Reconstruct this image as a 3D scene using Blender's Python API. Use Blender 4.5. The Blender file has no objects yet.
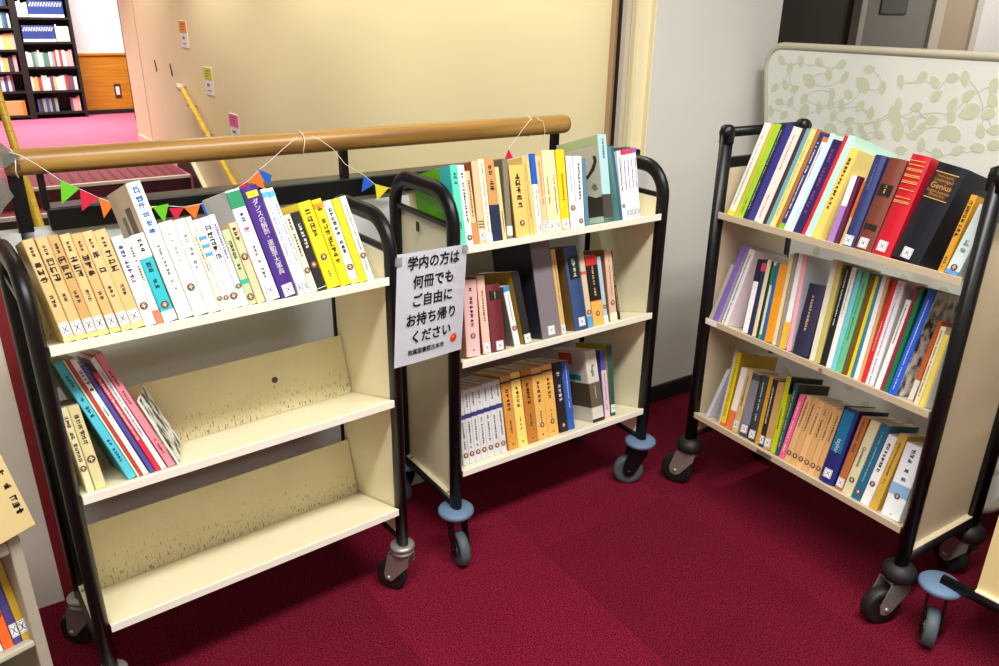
import bpy, bmesh, math, random
from mathutils import Vector, Matrix
random.seed(7)
S = bpy.context.scene
COL = S.collection

# ------------------------------------------------------------------ camera
FPX, PITCH, ROLL, CAMH = 779.7, 0.3849, 0.0145, 1.4467
def _cam_axes():
    fw = Vector((0, math.cos(PITCH), -math.sin(PITCH)))
    r = Vector((1, 0, 0)); u = r.cross(fw)
    c, s = math.cos(ROLL), math.sin(ROLL)
    return fw, c*r + s*u, -s*r + c*u
FW, RT, UP = _cam_axes()
CAM = Vector((0, 0, CAMH))
cd = bpy.data.cameras.new('camera'); cam = bpy.data.objects.new('camera', cd); COL.objects.link(cam)
cd.sensor_fit = 'HORIZONTAL'; cd.sensor_width = 36; cd.lens = FPX/999*36
cd.clip_start = .02; cd.clip_end = 200
m = Matrix((RT, UP, -FW)).transposed().to_4x4(); m.translation = CAM
cam.matrix_world = m
S.camera = cam

# ------------------------------------------------------------------ world, light, exposure
w = bpy.data.worlds.new('world'); S.world = w; w.use_nodes = True
w.node_tree.nodes['Background'].inputs[0].default_value = (1, .97, .92, 1)
w.node_tree.nodes['Background'].inputs[1].default_value = .2
S.view_settings.view_transform = 'Standard'; S.view_settings.look = 'None'
S.view_settings.gamma = 1; S.view_settings.use_curve_mapping = False
S.view_settings.exposure = -0.1

BA = math.radians(33.5)                      # the building's grid against the camera
BU = Vector((math.cos(BA), math.sin(BA), 0)); BV = Vector((-math.sin(BA), math.cos(BA), 0))
def B(u, v, z=0): return BU*u + BV*v + Vector((0, 0, z))
CEIL = 3.0

def area(name, u, v, z, su, sv, power, col=(1, .95, .86), spread=math.pi, target=None):
    l = bpy.data.lights.new(name, 'AREA'); l.shape = 'RECTANGLE'; l.size = su; l.size_y = sv
    l.energy = power; l.color = col; l.spread = spread
    o = bpy.data.objects.new(name, l); COL.objects.link(o); o.location = B(u, v, z)
    if target is None: o.rotation_euler = (0, 0, BA)
    else: o.rotation_euler = (B(*target) - o.location).to_track_quat('-Z', 'Y').to_euler()
    return o
# rows of ceiling fluorescents over the reading room (along U), near and behind the camera
area('ceiling_lamp_light', .45, .2, CEIL-.06, 2.8, .35, 164, (1, .98, .94))
area('ceiling_lamp_light', .7, -2.2, CEIL-.06, 3.2, .35, 46, (1, .98, .95))
# stairwell and landing lamps
area('ceiling_lamp_light', .9, 4.2, CEIL-.06, .3, 1.6, 16, (1, .93, .8))
area('ceiling_lamp_light', .4, 6.5, CEIL-.06, .3, 1.6, 18, (1, .93, .8))
area('ceiling_lamp_light', .9, 12.1, CEIL-.06, 2.6, .9, 190, (1, .97, .95), 2.3)
area('ceiling_lamp_light', -.6, 9.4, CEIL-.06, 2.0, .8, 60, (1, .97, .95), 1.9)
# wall washers above the stairwell wall
for vv in (2.9, 4.6, 6.6, 8.8):
    l = bpy.data.lights.new('wall_washer', 'SPOT'); l.energy = 170; l.spot_size = math.radians(95); l.spot_blend = .9
    l.color = (1, .95, .78); l.shadow_soft_size = .06
    o = bpy.data.objects.new('wall_washer', l); COL.objects.link(o); o.location = B(1.25, vv, CEIL-.08)
    o.rotation_euler = (B(1.78, vv, 1.2) - o.location).to_track_quat('-Z', 'Y').to_euler()

# ------------------------------------------------------------------ materials
def s2l(c):
    return tuple((x/12.92 if x <= .04045 else ((x+.055)/1.055)**2.4) for x in (v/255 for v in c))
MATS = {}
def mat(key, rgb, rough=.55, metal=0, var=.06, scale=30, bump=0, bscale=200, spec=.5, coat=0, transmission=0, alpha=1):
    if key in MATS: return MATS[key]
    M = bpy.data.materials.new(key); M.use_nodes = True
    nt = M.node_tree; b = nt.nodes['Principled BSDF']
    c = s2l(rgb)
    b.inputs['Roughness'].default_value = rough; b.inputs['Metallic'].default_value = metal
    b.inputs['Specular IOR Level'].default_value = spec
    b.inputs['Coat Weight'].default_value = coat
    b.inputs['Transmission Weight'].default_value = transmission
    tc = nt.nodes.new('ShaderNodeTexCoord')
    if var:
        n = nt.nodes.new('ShaderNodeTexNoise'); n.inputs['Scale'].default_value = scale; n.inputs['Detail'].default_value = 3
        mx = nt.nodes.new('ShaderNodeMix'); mx.data_type = 'RGBA'
        mx.inputs[6].default_value = (*[x*(1-var) for x in c], 1); mx.inputs[7].default_value = (*[min(1, x*(1+var)) for x in c], 1)
        nt.links.new(tc.outputs['Object'], n.inputs['Vector']); nt.links.new(n.outputs['Fac'], mx.inputs[0])
        nt.links.new(mx.outputs[2], b.inputs['Base Color'])
    else: b.inputs['Base Color'].default_value = (*c, 1)
    if bump:
        n2 = nt.nodes.new('ShaderNodeTexNoise'); n2.inputs['Scale'].default_value = bscale
        bp = nt.nodes.new('ShaderNodeBump'); bp.inputs['Strength'].default_value = bump; bp.inputs['Distance'].default_value = .004
        nt.links.new(tc.outputs['Object'], n2.inputs['Vector']); nt.links.new(n2.outputs['Fac'], bp.inputs['Height'])
        nt.links.new(bp.outputs['Normal'], b.inputs['Normal'])
    MATS[key] = M
    return M
def newsprint():
    if 'newsprint' in MATS: return MATS['newsprint']
    M = bpy.data.materials.new('newsprint'); M.use_nodes = True; nt = M.node_tree; b = nt.nodes['Principled BSDF']; L = nt.links.new
    tc = nt.nodes.new('ShaderNodeTexCoord'); n = nt.nodes.new('ShaderNodeTexNoise'); n.inputs['Scale'].default_value = 34; n.inputs['Detail'].default_value = 5
    r = nt.nodes.new('ShaderNodeValToRGB'); r.color_ramp.elements[0].position = .4; r.color_ramp.elements[1].position = .56
    r.color_ramp.elements[0].color = (*s2l((50, 50, 50)), 1); r.color_ramp.elements[1].color = (*s2l((222, 222, 214)), 1)
    L(tc.outputs['Object'], n.inputs['Vector']); L(n.outputs['Fac'], r.inputs[0]); L(r.outputs[0], b.inputs['Base Color']); b.inputs['Roughness'].default_value = .6
    MATS['newsprint'] = M; return M
def cm(rgb, rough=.45): return mat('print_%02x%02x%02x' % tuple(rgb), rgb, rough, var=.03)

def carpet_mat():
    M = bpy.data.materials.new('carpet_red'); M.use_nodes = True; nt = M.node_tree; b = nt.nodes['Principled BSDF']
    tc = nt.nodes.new('ShaderNodeTexCoord')
    n = nt.nodes.new('ShaderNodeTexNoise'); n.inputs['Scale'].default_value = 230; n.inputs['Detail'].default_value = 6; n.inputs['Roughness'].default_value = .75
    n2 = nt.nodes.new('ShaderNodeTexNoise'); n2.inputs['Scale'].default_value = 4; n2.inputs['Detail'].default_value = 3
    oi = nt.nodes.new('ShaderNodeObjectInfo')
    r = nt.nodes.new('ShaderNodeValToRGB')
    r.color_ramp.elements[0].position = .40; r.color_ramp.elements[0].color = (*s2l((50, 2, 13)), 1)
    r.color_ramp.elements[1].position = .68; r.color_ramp.elements[1].color = (*s2l((158, 32, 62)), 1)
    h = nt.nodes.new('ShaderNodeHueSaturation')
    a1 = nt.nodes.new('ShaderNodeMath'); a1.operation = 'MULTIPLY_ADD'; a1.inputs[1].default_value = .36; a1.inputs[2].default_value = .68
    a2 = nt.nodes.new('ShaderNodeMath'); a2.operation = 'MULTIPLY_ADD'; a2.inputs[1].default_value = .25
    L = nt.links.new
    L(tc.outputs['Object'], n.inputs['Vector']); L(tc.outputs['Object'], n2.inputs['Vector'])
    L(n.outputs['Fac'], r.inputs[0]); L(r.outputs[0], h.inputs['Color'])
    L(oi.outputs['Random'], a1.inputs[0]); L(n2.outputs['Fac'], a2.inputs[0]); L(a1.outputs[0], a2.inputs[2]); L(a2.outputs[0], h.inputs['Value'])
    L(h.outputs[0], b.inputs['Base Color'])
    b.inputs['Roughness'].default_value = .95; b.inputs['Specular IOR Level'].default_value = .1
    bp = nt.nodes.new('ShaderNodeBump'); bp.inputs['Strength'].default_value = .8; bp.inputs['Distance'].default_value = .004
    L(n.outputs['Fac'], bp.inputs['Height']); L(bp.outputs[0], b.inputs['Normal'])
    return M
CARPET = carpet_mat()

def scuffed_mat():
    M = bpy.data.materials.new('scuffed_cream_steel'); M.use_nodes = True; nt = M.node_tree; b = nt.nodes['Principled BSDF']
    L = nt.links.new
    tc = nt.nodes.new('ShaderNodeTexCoord'); mp = nt.nodes.new('ShaderNodeMapping'); mp.inputs['Scale'].default_value = (170, 20, 42)
    n = nt.nodes.new('ShaderNodeTexNoise'); n.inputs['Scale'].default_value = 1.6; n.inputs['Detail'].default_value = 4; n.inputs['Roughness'].default_value = .6
    sx = nt.nodes.new('ShaderNodeSeparateXYZ')
    mr = nt.nodes.new('ShaderNodeMapRange'); mr.inputs[1].default_value = .0; mr.inputs[2].default_value = .15; mr.inputs[3].default_value = .025; mr.inputs[4].default_value = -.12
    ad = nt.nodes.new('ShaderNodeMath'); ad.operation = 'ADD'
    r = nt.nodes.new('ShaderNodeValToRGB'); r.color_ramp.elements[0].position = .585; r.color_ramp.elements[1].position = .63
    r.color_ramp.elements[0].color = (0, 0, 0, 1); r.color_ramp.elements[1].color = (1, 1, 1, 1)
    n2 = nt.nodes.new('ShaderNodeTexNoise'); n2.inputs['Scale'].default_value = 9; n2.inputs['Detail'].default_value = 4
    base = nt.nodes.new('ShaderNodeMix'); base.data_type = 'RGBA'; base.inputs[6].default_value = (*s2l((206, 194, 150)), 1); base.inputs[7].default_value = (*s2l((230, 220, 180)), 1)
    mx = nt.nodes.new('ShaderNodeMix'); mx.data_type = 'RGBA'; mx.inputs[7].default_value = (*s2l((120, 106, 74)), 1)
    L(tc.outputs['Object'], mp.inputs[0]); L(mp.outputs[0], n.inputs['Vector']); L(tc.outputs['Object'], sx.inputs[0]); L(sx.outputs['Z'], mr.inputs[0])
    L(n.outputs['Fac'], ad.inputs[0]); L(mr.outputs[0], ad.inputs[1]); L(ad.outputs[0], r.inputs[0])
    L(tc.outputs['Object'], n2.inputs['Vector']); L(n2.outputs['Fac'], base.inputs[0]); L(base.outputs[2], mx.inputs[6]); L(r.outputs[0], mx.inputs[0]); L(mx.outputs[2], b.inputs['Base Color'])
    b.inputs['Roughness'].default_value = .5
    return M
SCUFF = scuffed_mat()
def wood_mat(key, c1, c2, rough=.35):
    M = bpy.data.materials.new(key); M.use_nodes = True; nt = M.node_tree; b = nt.nodes['Principled BSDF']; L = nt.links.new
    tc = nt.nodes.new('ShaderNodeTexCoord'); mp = nt.nodes.new('ShaderNodeMapping'); mp.inputs['Scale'].default_value = (1.2, 30, 30)
    n = nt.nodes.new('ShaderNodeTexNoise'); n.inputs['Scale'].default_value = 1.5; n.inputs['Detail'].default_value = 5
    r = nt.nodes.new('ShaderNodeValToRGB'); r.color_ramp.elements[0].position = .35; r.color_ramp.elements[1].position = .7
    r.color_ramp.elements[0].color = (*s2l(c1), 1); r.color_ramp.elements[1].color = (*s2l(c2), 1)
    L(tc.outputs['Object'], mp.inputs[0]); L(mp.outputs[0], n.inputs['Vector']); L(n.outputs['Fac'], r.inputs[0]); L(r.outputs[0], b.inputs['Base Color'])
    b.inputs['Roughness'].default_value = rough
    return M
OAK = wood_mat('varnished_oak', (128, 92, 42), (180, 138, 72))
OAK2 = wood_mat('orange_wood', (188, 120, 30), (214, 148, 48))
YRAIL = wood_mat('yellow_rail_wood', (196, 160, 30), (228, 196, 60))
CREAM = mat('cream_enamel', (238, 230, 196), .4, var=.04, scale=6)
LIP = mat('pale_lip_enamel', (246, 243, 226), .4, var=.02)
CREAM3 = mat('beige_enamel', (206, 190, 160), .45, var=.05, scale=6)
BLACK = mat('black_enamel', (10, 10, 11), .38, var=0, spec=.35)
BLACKM = mat('black_matt', (16, 16, 17), .6, var=0)
CHROME = mat('steel_plate', (168, 166, 160), .38, .65, var=.05, scale=40)
TYREB = mat('black_tyre', (20, 20, 20), .55, var=.1)
TYREG = mat('grey_tyre', (74, 84, 88), .6, var=.05)
HUBG = mat('grey_hub', (140, 145, 146), .45, var=.05)
BUMP = mat('blue_grey_bumper', (94, 120, 146), .55, var=.04)
PAGES = mat('paper_block', (226, 216, 190), .85, var=.08, scale=60)
WALLC = mat('cream_wall', (236, 224, 182), .75, var=.02, scale=3)
WALLW = mat('white_wall', (214, 213, 206), .8, var=.02, scale=3)
PANELG = mat('grey_panel', (196, 200, 196), .5, var=.03, scale=5)
STICK = mat('sticker_brown', (104, 66, 44), .6, var=.1)
WHITE = mat('white_paper', (240, 241, 246), .7, var=.015, scale=20)
INK = mat('ink_black', (18, 18, 20), .7, var=0)
GOLD = mat('gold_foil', (214, 170, 92), .4, .6, var=0)

# ------------------------------------------------------------------ helpers
def link(o, parent=None):
    COL.objects.link(o)
    if parent is not None: o.parent = parent
    return o
def mesh_obj(name, bm, material, parent=None, smooth=False):
    me = bpy.data.meshes.new(name); bm.normal_update(); bm.to_mesh(me); bm.free()
    if smooth:
        for p in me.polygons: p.use_smooth = True
    for mm in (material if isinstance(material, (list, tuple)) else [material]): me.materials.append(mm)
    return link(bpy.data.objects.new(name, me), parent)
def thing(name, label, cat, mw=None, group=None):
    o = bpy.data.objects.new(name, None); COL.objects.link(o); o.empty_display_size = .05
    if mw is not None: o.matrix_world = mw
    return tag(o, label, cat, group)
def tag(o, label, cat, group=None):
    o['label'] = label; o['category'] = cat
    if group: o['group'] = group
    return o
def struct(o): o['kind'] = 'structure'; return o
def box(bm, x0, x1, y0, y1, z0, z1, M=None, bevel=0, mi=0):
    vs = [bm.verts.new(Vector(p)) for p in ((x0,y0,z0),(x1,y0,z0),(x1,y1,z0),(x0,y1,z0),(x0,y0,z1),(x1,y0,z1),(x1,y1,z1),(x0,y1,z1))]
    fs = [bm.faces.new([vs[i] for i in f]) for f in ((0,3,2,1),(4,5,6,7),(0,1,5,4),(1,2,6,5),(2,3,7,6),(3,0,4,7))]
    for f in fs: f.material_index = mi
    if bevel:
        es = list({e for f in fs for e in f.edges})
        r = bmesh.ops.bevel(bm, geom=es, offset=bevel, segments=2, affect='EDGES', profile=.5)
        vs = list({v for f in r['faces'] for v in f.verts} | {v for v in vs if v.is_valid})
    if M is not None: bmesh.ops.transform(bm, matrix=M, verts=[v for v in vs if v.is_valid])
    return vs
def tube(bm, pts, rad, seg=12, cap=True, radii=None, oval=None):
    pts = [Vector(p) for p in pts]; rings = []
    prev = None
    for i, p in enumerate(pts):
        if i == 0: t = pts[1]-p
        elif i == len(pts)-1: t = p-pts[i-1]
        else: t = (pts[i+1]-p).normalized() + (p-pts[i-1]).normalized()
        t.normalize()
        if prev is None:
            a = t.orthogonal().normalized()
        else:
            a = prev - t*prev.dot(t); a.normalize()
        prev = a; b = t.cross(a)
        rr = radii[i] if radii else rad
        rings.append([bm.verts.new(p + (a*math.cos(2*math.pi*k/seg) + b*math.sin(2*math.pi*k/seg))*rr) for k in range(seg)])
    for i in range(len(rings)-1):
        for k in range(seg):
            bm.faces.new((rings[i][k], rings[i][(k+1) % seg], rings[i+1][(k+1) % seg], rings[i+1][k]))
    if cap:
        bm.faces.new(rings[0][::-1]); bm.faces.new(rings[-1])
    if oval:
        for rg in rings:
            for v in rg: v.co.x = pts[0].x + (v.co.x-pts[0].x)*oval
def lathe(bm, prof, axis='Z', seg=28, M=None):
    rings = []
    for r, z in prof:
        ring = []
        for k in range(seg):
            c, s = math.cos(2*math.pi*k/seg)*r, math.sin(2*math.pi*k/seg)*r
            p = Vector((c, s, z)) if axis == 'Z' else (Vector((z, c, s)) if axis == 'X' else Vector((c, z, s)))
            if M is not None: p = M @ p
            ring.append(bm.verts.new(p))
        rings.append(ring)
    for i in range(len(rings)-1):
        for k in range(seg):
            try: bm.faces.new((rings[i][k], rings[i][(k+1) % seg], rings[i+1][(k+1) % seg], rings[i+1][k]))
            except ValueError: pass
    try: bm.faces.new(rings[0][::-1]); bm.faces.new(rings[-1])
    except ValueError: pass
    bmesh.ops.recalc_face_normals(bm, faces=bm.faces[:])
def prism(bm, poly, ext, M=None):
    """poly: list of 3D points (planar), ext: extrusion vector"""
    a = [bm.verts.new(Vector(p)) for p in poly]; b = [bm.verts.new(Vector(p)+Vector(ext)) for p in poly]
    bm.faces.new(a); bm.faces.new(b[::-1]); n = len(poly)
    for i in range(n): bm.faces.new((a[i], b[i], b[(i+1) % n], a[(i+1) % n]))
    bmesh.ops.recalc_face_normals(bm, faces=bm.faces[:])
    if M is not None: bmesh.ops.transform(bm, matrix=M, verts=a+b)
def NB(): return bmesh.new()
def rbox(name, dims, material, parent=None, bevel=0, M=None, smooth=False):
    bm = NB(); box(bm, *dims, M=M, bevel=bevel); return mesh_obj(name, bm, material, parent, smooth)
def frame(o, x, y, z):
    M = Matrix((x, y, z)).transposed().to_4x4(); M.translation = o; return M
def ray(px, py): return FW + RT*((px-499.5)/FPX) - UP*((py-333)/FPX)
def hit(px, py, P, n):
    d = ray(px, py); return CAM + d*((P-CAM).dot(n)/d.dot(n))
Z = Vector((0, 0, 1))
BM0 = frame(Vector((0,0,0)), BU, BV, Z)           # building frame as a matrix

def text_mesh(name, body, size, material, parent, M, align='CENTER', bold=0, spacing=1.0, charsp=1.0, depth=.0):
    cu = bpy.data.curves.new(name, 'FONT'); cu.body = body; cu.size = size; cu.align_x = align; cu.align_y = 'CENTER'
    cu.space_line = spacing; cu.space_character = charsp; cu.resolution_u = 2; cu.extrude = depth
    tmp = bpy.data.objects.new(name+'_tmp', cu); COL.objects.link(tmp)
    dg = bpy.context.evaluated_depsgraph_get(); me = bpy.data.meshes.new_from_object(tmp.evaluated_get(dg))
    bpy.data.objects.remove(tmp); bpy.data.curves.remove(cu)
    me.materials.clear(); me.materials.append(material); me.name = name
    if bold:
        b2 = bmesh.new(); b2.from_mesh(me)
        for dx, dy in ((bold, 0), (0, bold), (bold, bold)):
            b3 = me.copy(); b3.transform(Matrix.Translation((dx, dy, 0))); b2.from_mesh(b3); bpy.data.meshes.remove(b3)
        b2.to_mesh(me); b2.free()
    me.transform(M)
    return link(bpy.data.objects.new(name, me), parent)

# ------------------------------------------------------------------ the room
def bbox_struct(name, u0, u1, v0, v1, z0, z1, material):
    return struct(rbox(name, (u0, u1, v0, v1, z0, z1), material, M=None) if False else _bs(name, u0, u1, v0, v1, z0, z1, material))
def _bs(name, u0, u1, v0, v1, z0, z1, material):
    bm = NB(); box(bm, u0, u1, v0, v1, z0, z1); o = mesh_obj(name, bm, material); o.matrix_world = BM0; return o
# floor: a slab with carpet tiles laid on it; plain carpet on the landing beyond the stairwell
SLAB = mat('floor_screed', (60, 20, 28), .9)
fl = struct(_bs('floor', -3.4, 9.6, -3.6, 2.0, -.16, -.006, SLAB))
bm = NB(); box(bm, -.2498, .2498, -.2498, .2498, -.006, 0, bevel=.0006)
me_tile = bpy.data.meshes.new('carpet_tile'); bm.to_mesh(me_tile); bm.free(); me_tile.materials.append(CARPET)
k = 0
for i in range(-3, 8):
    for j in range(-2, 5):
        u, v = -.10 + .5*i, -.25 + .5*j
        o = link(bpy.data.objects.new('carpet_tile', me_tile), fl)
        o.location = (u, v, 0); o.rotation_euler = (0, 0, (i+j) % 2*math.pi/2)
struct(_bs('floor_corridor', 1.95, 9.6, 2.0, 6.0, -.16, 0, CARPET))
PINK = mat('carpet_landing', (180, 84, 110), .95, var=.1, scale=3, bump=.3)
struct(_bs('floor_landing', -6, 3.0, 7.9, 13.6, -.2, 0, PINK))
# ceiling
CEILM = mat('ceiling_white', (222, 220, 212), .9)
struct(_bs('ceiling', -6, 9.6, -3.6, 13.6, CEIL, CEIL+.1, CEILM))
# enclosing walls behind the camera and far right
struct(_bs('wall_rear', -6, 9.6, -3.7, -3.6, 0, CEIL, WALLW))
struct(_bs('wall_west', -3.5, -3.4, -3.6, 2.0, 0, CEIL, WALLW))
struct(_bs('wall_east', 9.6, 9.7, -3.6, 6.0, 0, CEIL, WALLW))

# stairwell wall (from the landing corner to the pillar)
A = Vector((-4.28, 9.355, 0)); Bp = B(1.93, 2.16)
Dw = (Bp-A).normalized(); Nw = Vector((Dw.y, -Dw.x, 0))      # Nw points away from the stairwell? fixed below
if Nw.dot(BU) < 0: Nw = -Nw
Lw = (Bp-A).length
MW = frame(A, Dw, Nw, Z)                                      # local: x along the wall toward the camera, y into the wall
bm = NB(); box(bm, 0, Lw, 0, .25, -3, CEIL); wl = mesh_obj('wall_stairwell', bm, WALLC); wl.matrix_world = MW; struct(wl)
GROOVE = mat('joint_grey', (120, 105, 84), .8)
# vertical panel joint and the sloping stair skirting
bm = NB(); box(bm, .695, .701, -.002, .01, .13, CEIL); struct(mesh_obj('trim_1', bm, GROOVE, wl))
SKIRT = mat('stair_skirting', (226, 212, 184), .5)
bm = NB()
prism(bm, [(0.02, -.012, 0), (.9, -.012, 0), (.9, -.012, .10), (.72, -.012, .12), (.02, -.012, .12)], (0, .012, 0)); struct(mesh_obj('trim_2', bm, SKIRT, wl))
SKB = mat('stair_stringer', (40, 36, 32), .5)
bm = NB(); prism(bm, [(1.75, -.03, 0), (2.05, -.03, 0), (6.2, -.03, -2.45), (6.2, -.03, -2.2), (2.2, -.03, .16), (1.75, -.03, .16)], (0, .03, 0)); struct(mesh_obj('trim_3', bm, SKB, wl))
bm = NB(); prism(bm, [(1.75, -.034, .16), (2.2, -.034, .16), (6.2, -.034, -2.2), (6.2, -.034, -2.17), (2.2, -.034, .185), (1.75, -.034, .185)], (0, .034, 0)); struct(mesh_obj('trim_4', bm, SKIRT, wl))
# two slots in the wall
for sx, sz in ((1.316, .943), (1.9, .937)):
    bm = NB(); prism(bm, [(sx-.035, -.003, sz+.05), (sx+.0, -.003, sz+.06), (sx+.04, -.003, sz-.04), (sx+.0, -.003, sz-.06)], (0, .004, 0)); struct(mesh_obj('trim_5', bm, BLACKM, wl))
# pillar at the end of the balustrade, with its black base
pil = struct(_bs('wall_pillar', 1.945, 2.57, 2.03, 2.45, 0, CEIL, WALLW))
bm = NB(); box(bm, 1.937, 1.945, 2.031, 2.45, 0, CEIL); struct(mesh_obj('trim_6', bm, WALLC, pil))
bm = NB(); box(bm, 1.93, 2.585, 2.016, 2.03, 0, .072, bevel=.003); bb = mesh_obj('baseboard_pillar', bm, BLACKM); bb.matrix_world = BM0; struct(bb)
# expansion-joint cover: two bright strips with a dark gap
def strip(name, v0, v1, du, material):
    bm = NB(); box(bm, 1.87-du, 1.93, v0, v1, 0, CEIL, bevel=.003); o = mesh_obj(name, bm, material); o.matrix_world = BM0; struct(o)
BRONZE = mat('joint_cover_bronze', (196, 160, 118), .3, .3)
strip('trim_7', 2.150, 2.172, .0, BRONZE); strip('trim_8', 2.118, 2.148, -.012, BLACKM); strip('trim_9', 2.092, 2.116, .0, mat('joint_cover_steel', (206, 196, 180), .3, .3))
struct(_bs('trim_10', 1.89, 1.945, 2.05, 2.09, 0, CEIL, WALLC))
# low wall under the balustrade, and the white wall to its left
lowp = struct(_bs('wall_low', .0, 1.93, 2.0, 2.05, -.16, .985, PANELG))
struct(_bs('wall_left', -3.4, -.045, 2.0, 2.1, 0, 1.0, mat('white_low_wall', (222, 214, 200), .8, var=.02)))
struct(_bs('trim_11', -.045, 0.0, 1.995, 2.08, 0, .95, mat('dark_red_edge', (120, 24, 30), .6)))
# far wall behind the landing
fw_ = struct(_bs('wall_far', -6, 3.0, 13.6, 13.7, 0, CEIL, mat('far_white', (240, 240, 240), .8)))
wn = struct(_bs('wall_wainscot', 1.46, 3.0, 13.55, 13.6, 0.06, .84, OAK2))
struct(_bs('trim_12', 1.46, 3.0, 13.53, 13.6, .84, .87, OAK2)); struct(_bs('baseboard_far', 1.46, 3.0, 13.52, 13.6, 0, .06, BLACKM))
sw = thing('wall_switch', 'small white switch plate on the orange wood wainscot', 'switch', frame(B(1.93, 13.55, .33), BU, BV, Z))
rbox('plate', (-.045, .045, -.012, 0, -.1, .1), mat('switch_plate', (70, 50, 30), .5), sw, .003); rbox('rocker', (-.025, .025, -.02, -.012, -.06, .06), WHITE, sw, .003)

# landing ribbed nosing and the stairs that come down toward the balustrade
STRED = mat('stair_red', (124, 40, 54), .8, var=.08)
RISER = mat('stair_riser', (44, 40, 34), .7)
NOSE = mat('stair_nosing', (205, 196, 186), .6)
st = struct(_bs('floor_stair_base', .2, 1.76, 4.3, 7.88, -3.0, -2.4, RISER))
stairs = thing('staircase', 'red carpeted staircase descending from the landing behind the balustrade', 'stairs', frame(B(0, 7.9), BU, BV, Z))
rbox('ribbed_landing_strip', (-.6, 1.62, .03, 1.15, 0, .006), STRED, stairs)
RIB = mat('stair_rib', (96, 24, 36), .8)
bm = NB(); box(bm, -.012, .012, .12, .62, .006, .010, bevel=.001); merib = bpy.data.meshes.new('rib'); bm.to_mesh(merib); bm.free(); merib.materials.append(RIB)
for i in range(23):
    o = link(bpy.data.objects.new('rib', merib), stairs); o.location = (-.4+i*.088, 0, 0)
rbox('nosing', (-.6, 1.64, -.01, .03, -.02, .008), NOSE, stairs, .003)
rbox('riser', (-.6, 1.64, 0, .03, -.17, -.02), RISER, stairs)
for i in range(1, 13):
    z = -.17*i; y = -.29*i
    rbox('tread', (-.0, 1.64, y+.03, y+.29, z-.03, z), STRED, stairs); rbox('nosing', (0, 1.64, y-.01, y+.03, z-.03, z+.006), NOSE, stairs, .003)
    rbox('riser', (-.0, 1.64, y, y+.03, z-.17, z-.03), RISER, stairs)

# wall handrail of the stairs
wr = thing('wall_handrail', 'yellow wooden handrail sloping down the cream stairwell wall', 'handrail', MW)
p0 = MW.inverted() @ hit(183, 90, A - Nw*.07, Nw); p1 = MW.inverted() @ hit(235, 185, A - Nw*.07, Nw)
d = (p1-p0).normalized(); p2 = p0 + d*5.0
bm = NB(); tube(bm, [p0, p2], .024, 14); mesh_obj('rail', bm, YRAIL, wr, True)
bm = NB(); tube(bm, [p0+Vector((-.02,0,.002)), p0+Vector((-.15, 0, .02)), p0+Vector((-.17,.03,.015)), p0+Vector((-.17,.07,.015))], .026, 12); mesh_obj('end_return', bm, mat('rail_end', (206, 190, 170), .5), wr, True)
for t_ in (.12, .55, 1.5, 2.6):
    q = p0 + d*t_; bm = NB(); tube(bm, [q+Vector((0,0,-.02)), q+Vector((0,.0,-.07)), q+Vector((0,.07,-.08))], .009, 8); mesh_obj('bracket', bm, CHROME, wr, True)
# left stair handrail
lr = thing('stair_handrail', 'yellow wooden handrail rising behind the end of the balustrade', 'handrail')
a_ = B(.177, 6.4, .885); b_ = B(.208, 5.2, .24); dd = (b_-a_)
bm = NB(); tube(bm, [a_-dd*.9, a_-dd*.45, b_+dd*1.2], .026, 12); mesh_obj('rail', bm, YRAIL, lr, True)
for t_ in (.6, 1.4):
    q = a_+dd*t_; bm = NB(); tube(bm, [q, Vector((q.x, q.y, q.z-.9))], .012, 8); mesh_obj('post', bm, BLACKM, lr, True)
# three small notices on the stairwell wall
for (px, py, colr, lab) in ((184, 33, (240, 150, 30), 'orange-topped notice, highest of the three cards on the stairwell wall'), (209, 80, (200, 214, 40), 'lime green topped notice card in the middle of the stairwell wall cards'), (235, 127, (236, 96, 160), 'pink-topped notice card just above the oak handrail on the stairwell wall')):
    q = MW.inverted() @ hit(px, py, A, Nw)
    t = thing('wall_notice', lab, 'notice', MW @ Matrix.Translation((q.x, 0, q.z)), 'notices on the stairwell wall')
    rbox('card', (-.11, .11, -.005, 0, -.12, .1), WHITE, t); rbox('colour_block', (-.108, .108, -.0065, -.005, 0, .098), cm(colr), t)
    bm = NB()
    for i in range(3):
        box(bm, -.05, .05-.02*i, -.0075, -.0065, .07-i*.022, .076-i*.022); 
    box(bm, -.05, .02, -.0062, -.005, -.05, -.03); box(bm, -.05, .05, -.0062, -.005, -.09, -.082)
    mesh_obj('print', bm, cm((120, 70, 30)), t)

# right-hand background beyond the pillar: dark recess, grey door, beige and white wall
VB = 4.4
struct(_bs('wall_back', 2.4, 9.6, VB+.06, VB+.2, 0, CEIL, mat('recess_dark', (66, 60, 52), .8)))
kU = VB/4.6
struct(_bs('trim_13', 6.89*kU, 6.97*kU, VB-.02, VB+.06, 0, CEIL, mat('door_trim', (196, 192, 180), .5)))
dr = struct(_bs('door_1', 6.97*kU, 8.07*kU, VB, VB+.06, 0, 2.3, mat('grey_door', (138, 136, 130), .5)))
bm = NB(); box(bm, 7.2*kU, 7.62*kU, VB-.012, VB, 1.515, 1.9, bevel=.01); struct(mesh_obj('door_vent', bm, mat('door_vent', (90, 90, 88), .5), dr))
struct(_bs('trim_14', 8.07*kU, 8.25*kU, VB-.03, VB+.06, 0, CEIL, mat('door_trim2', (214, 206, 188), .5)))
struct(_bs('wall_beige', 8.25*kU, 8.8*kU, VB-.02, VB+.06, 0, CEIL, mat('beige_wall', (190, 172, 150), .8)))
struct(_bs('trim_15', 8.8*kU, 8.92*kU, VB-.05, VB+.06, 0, CEIL, mat('door_trim3', (220, 216, 204), .5)))
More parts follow.
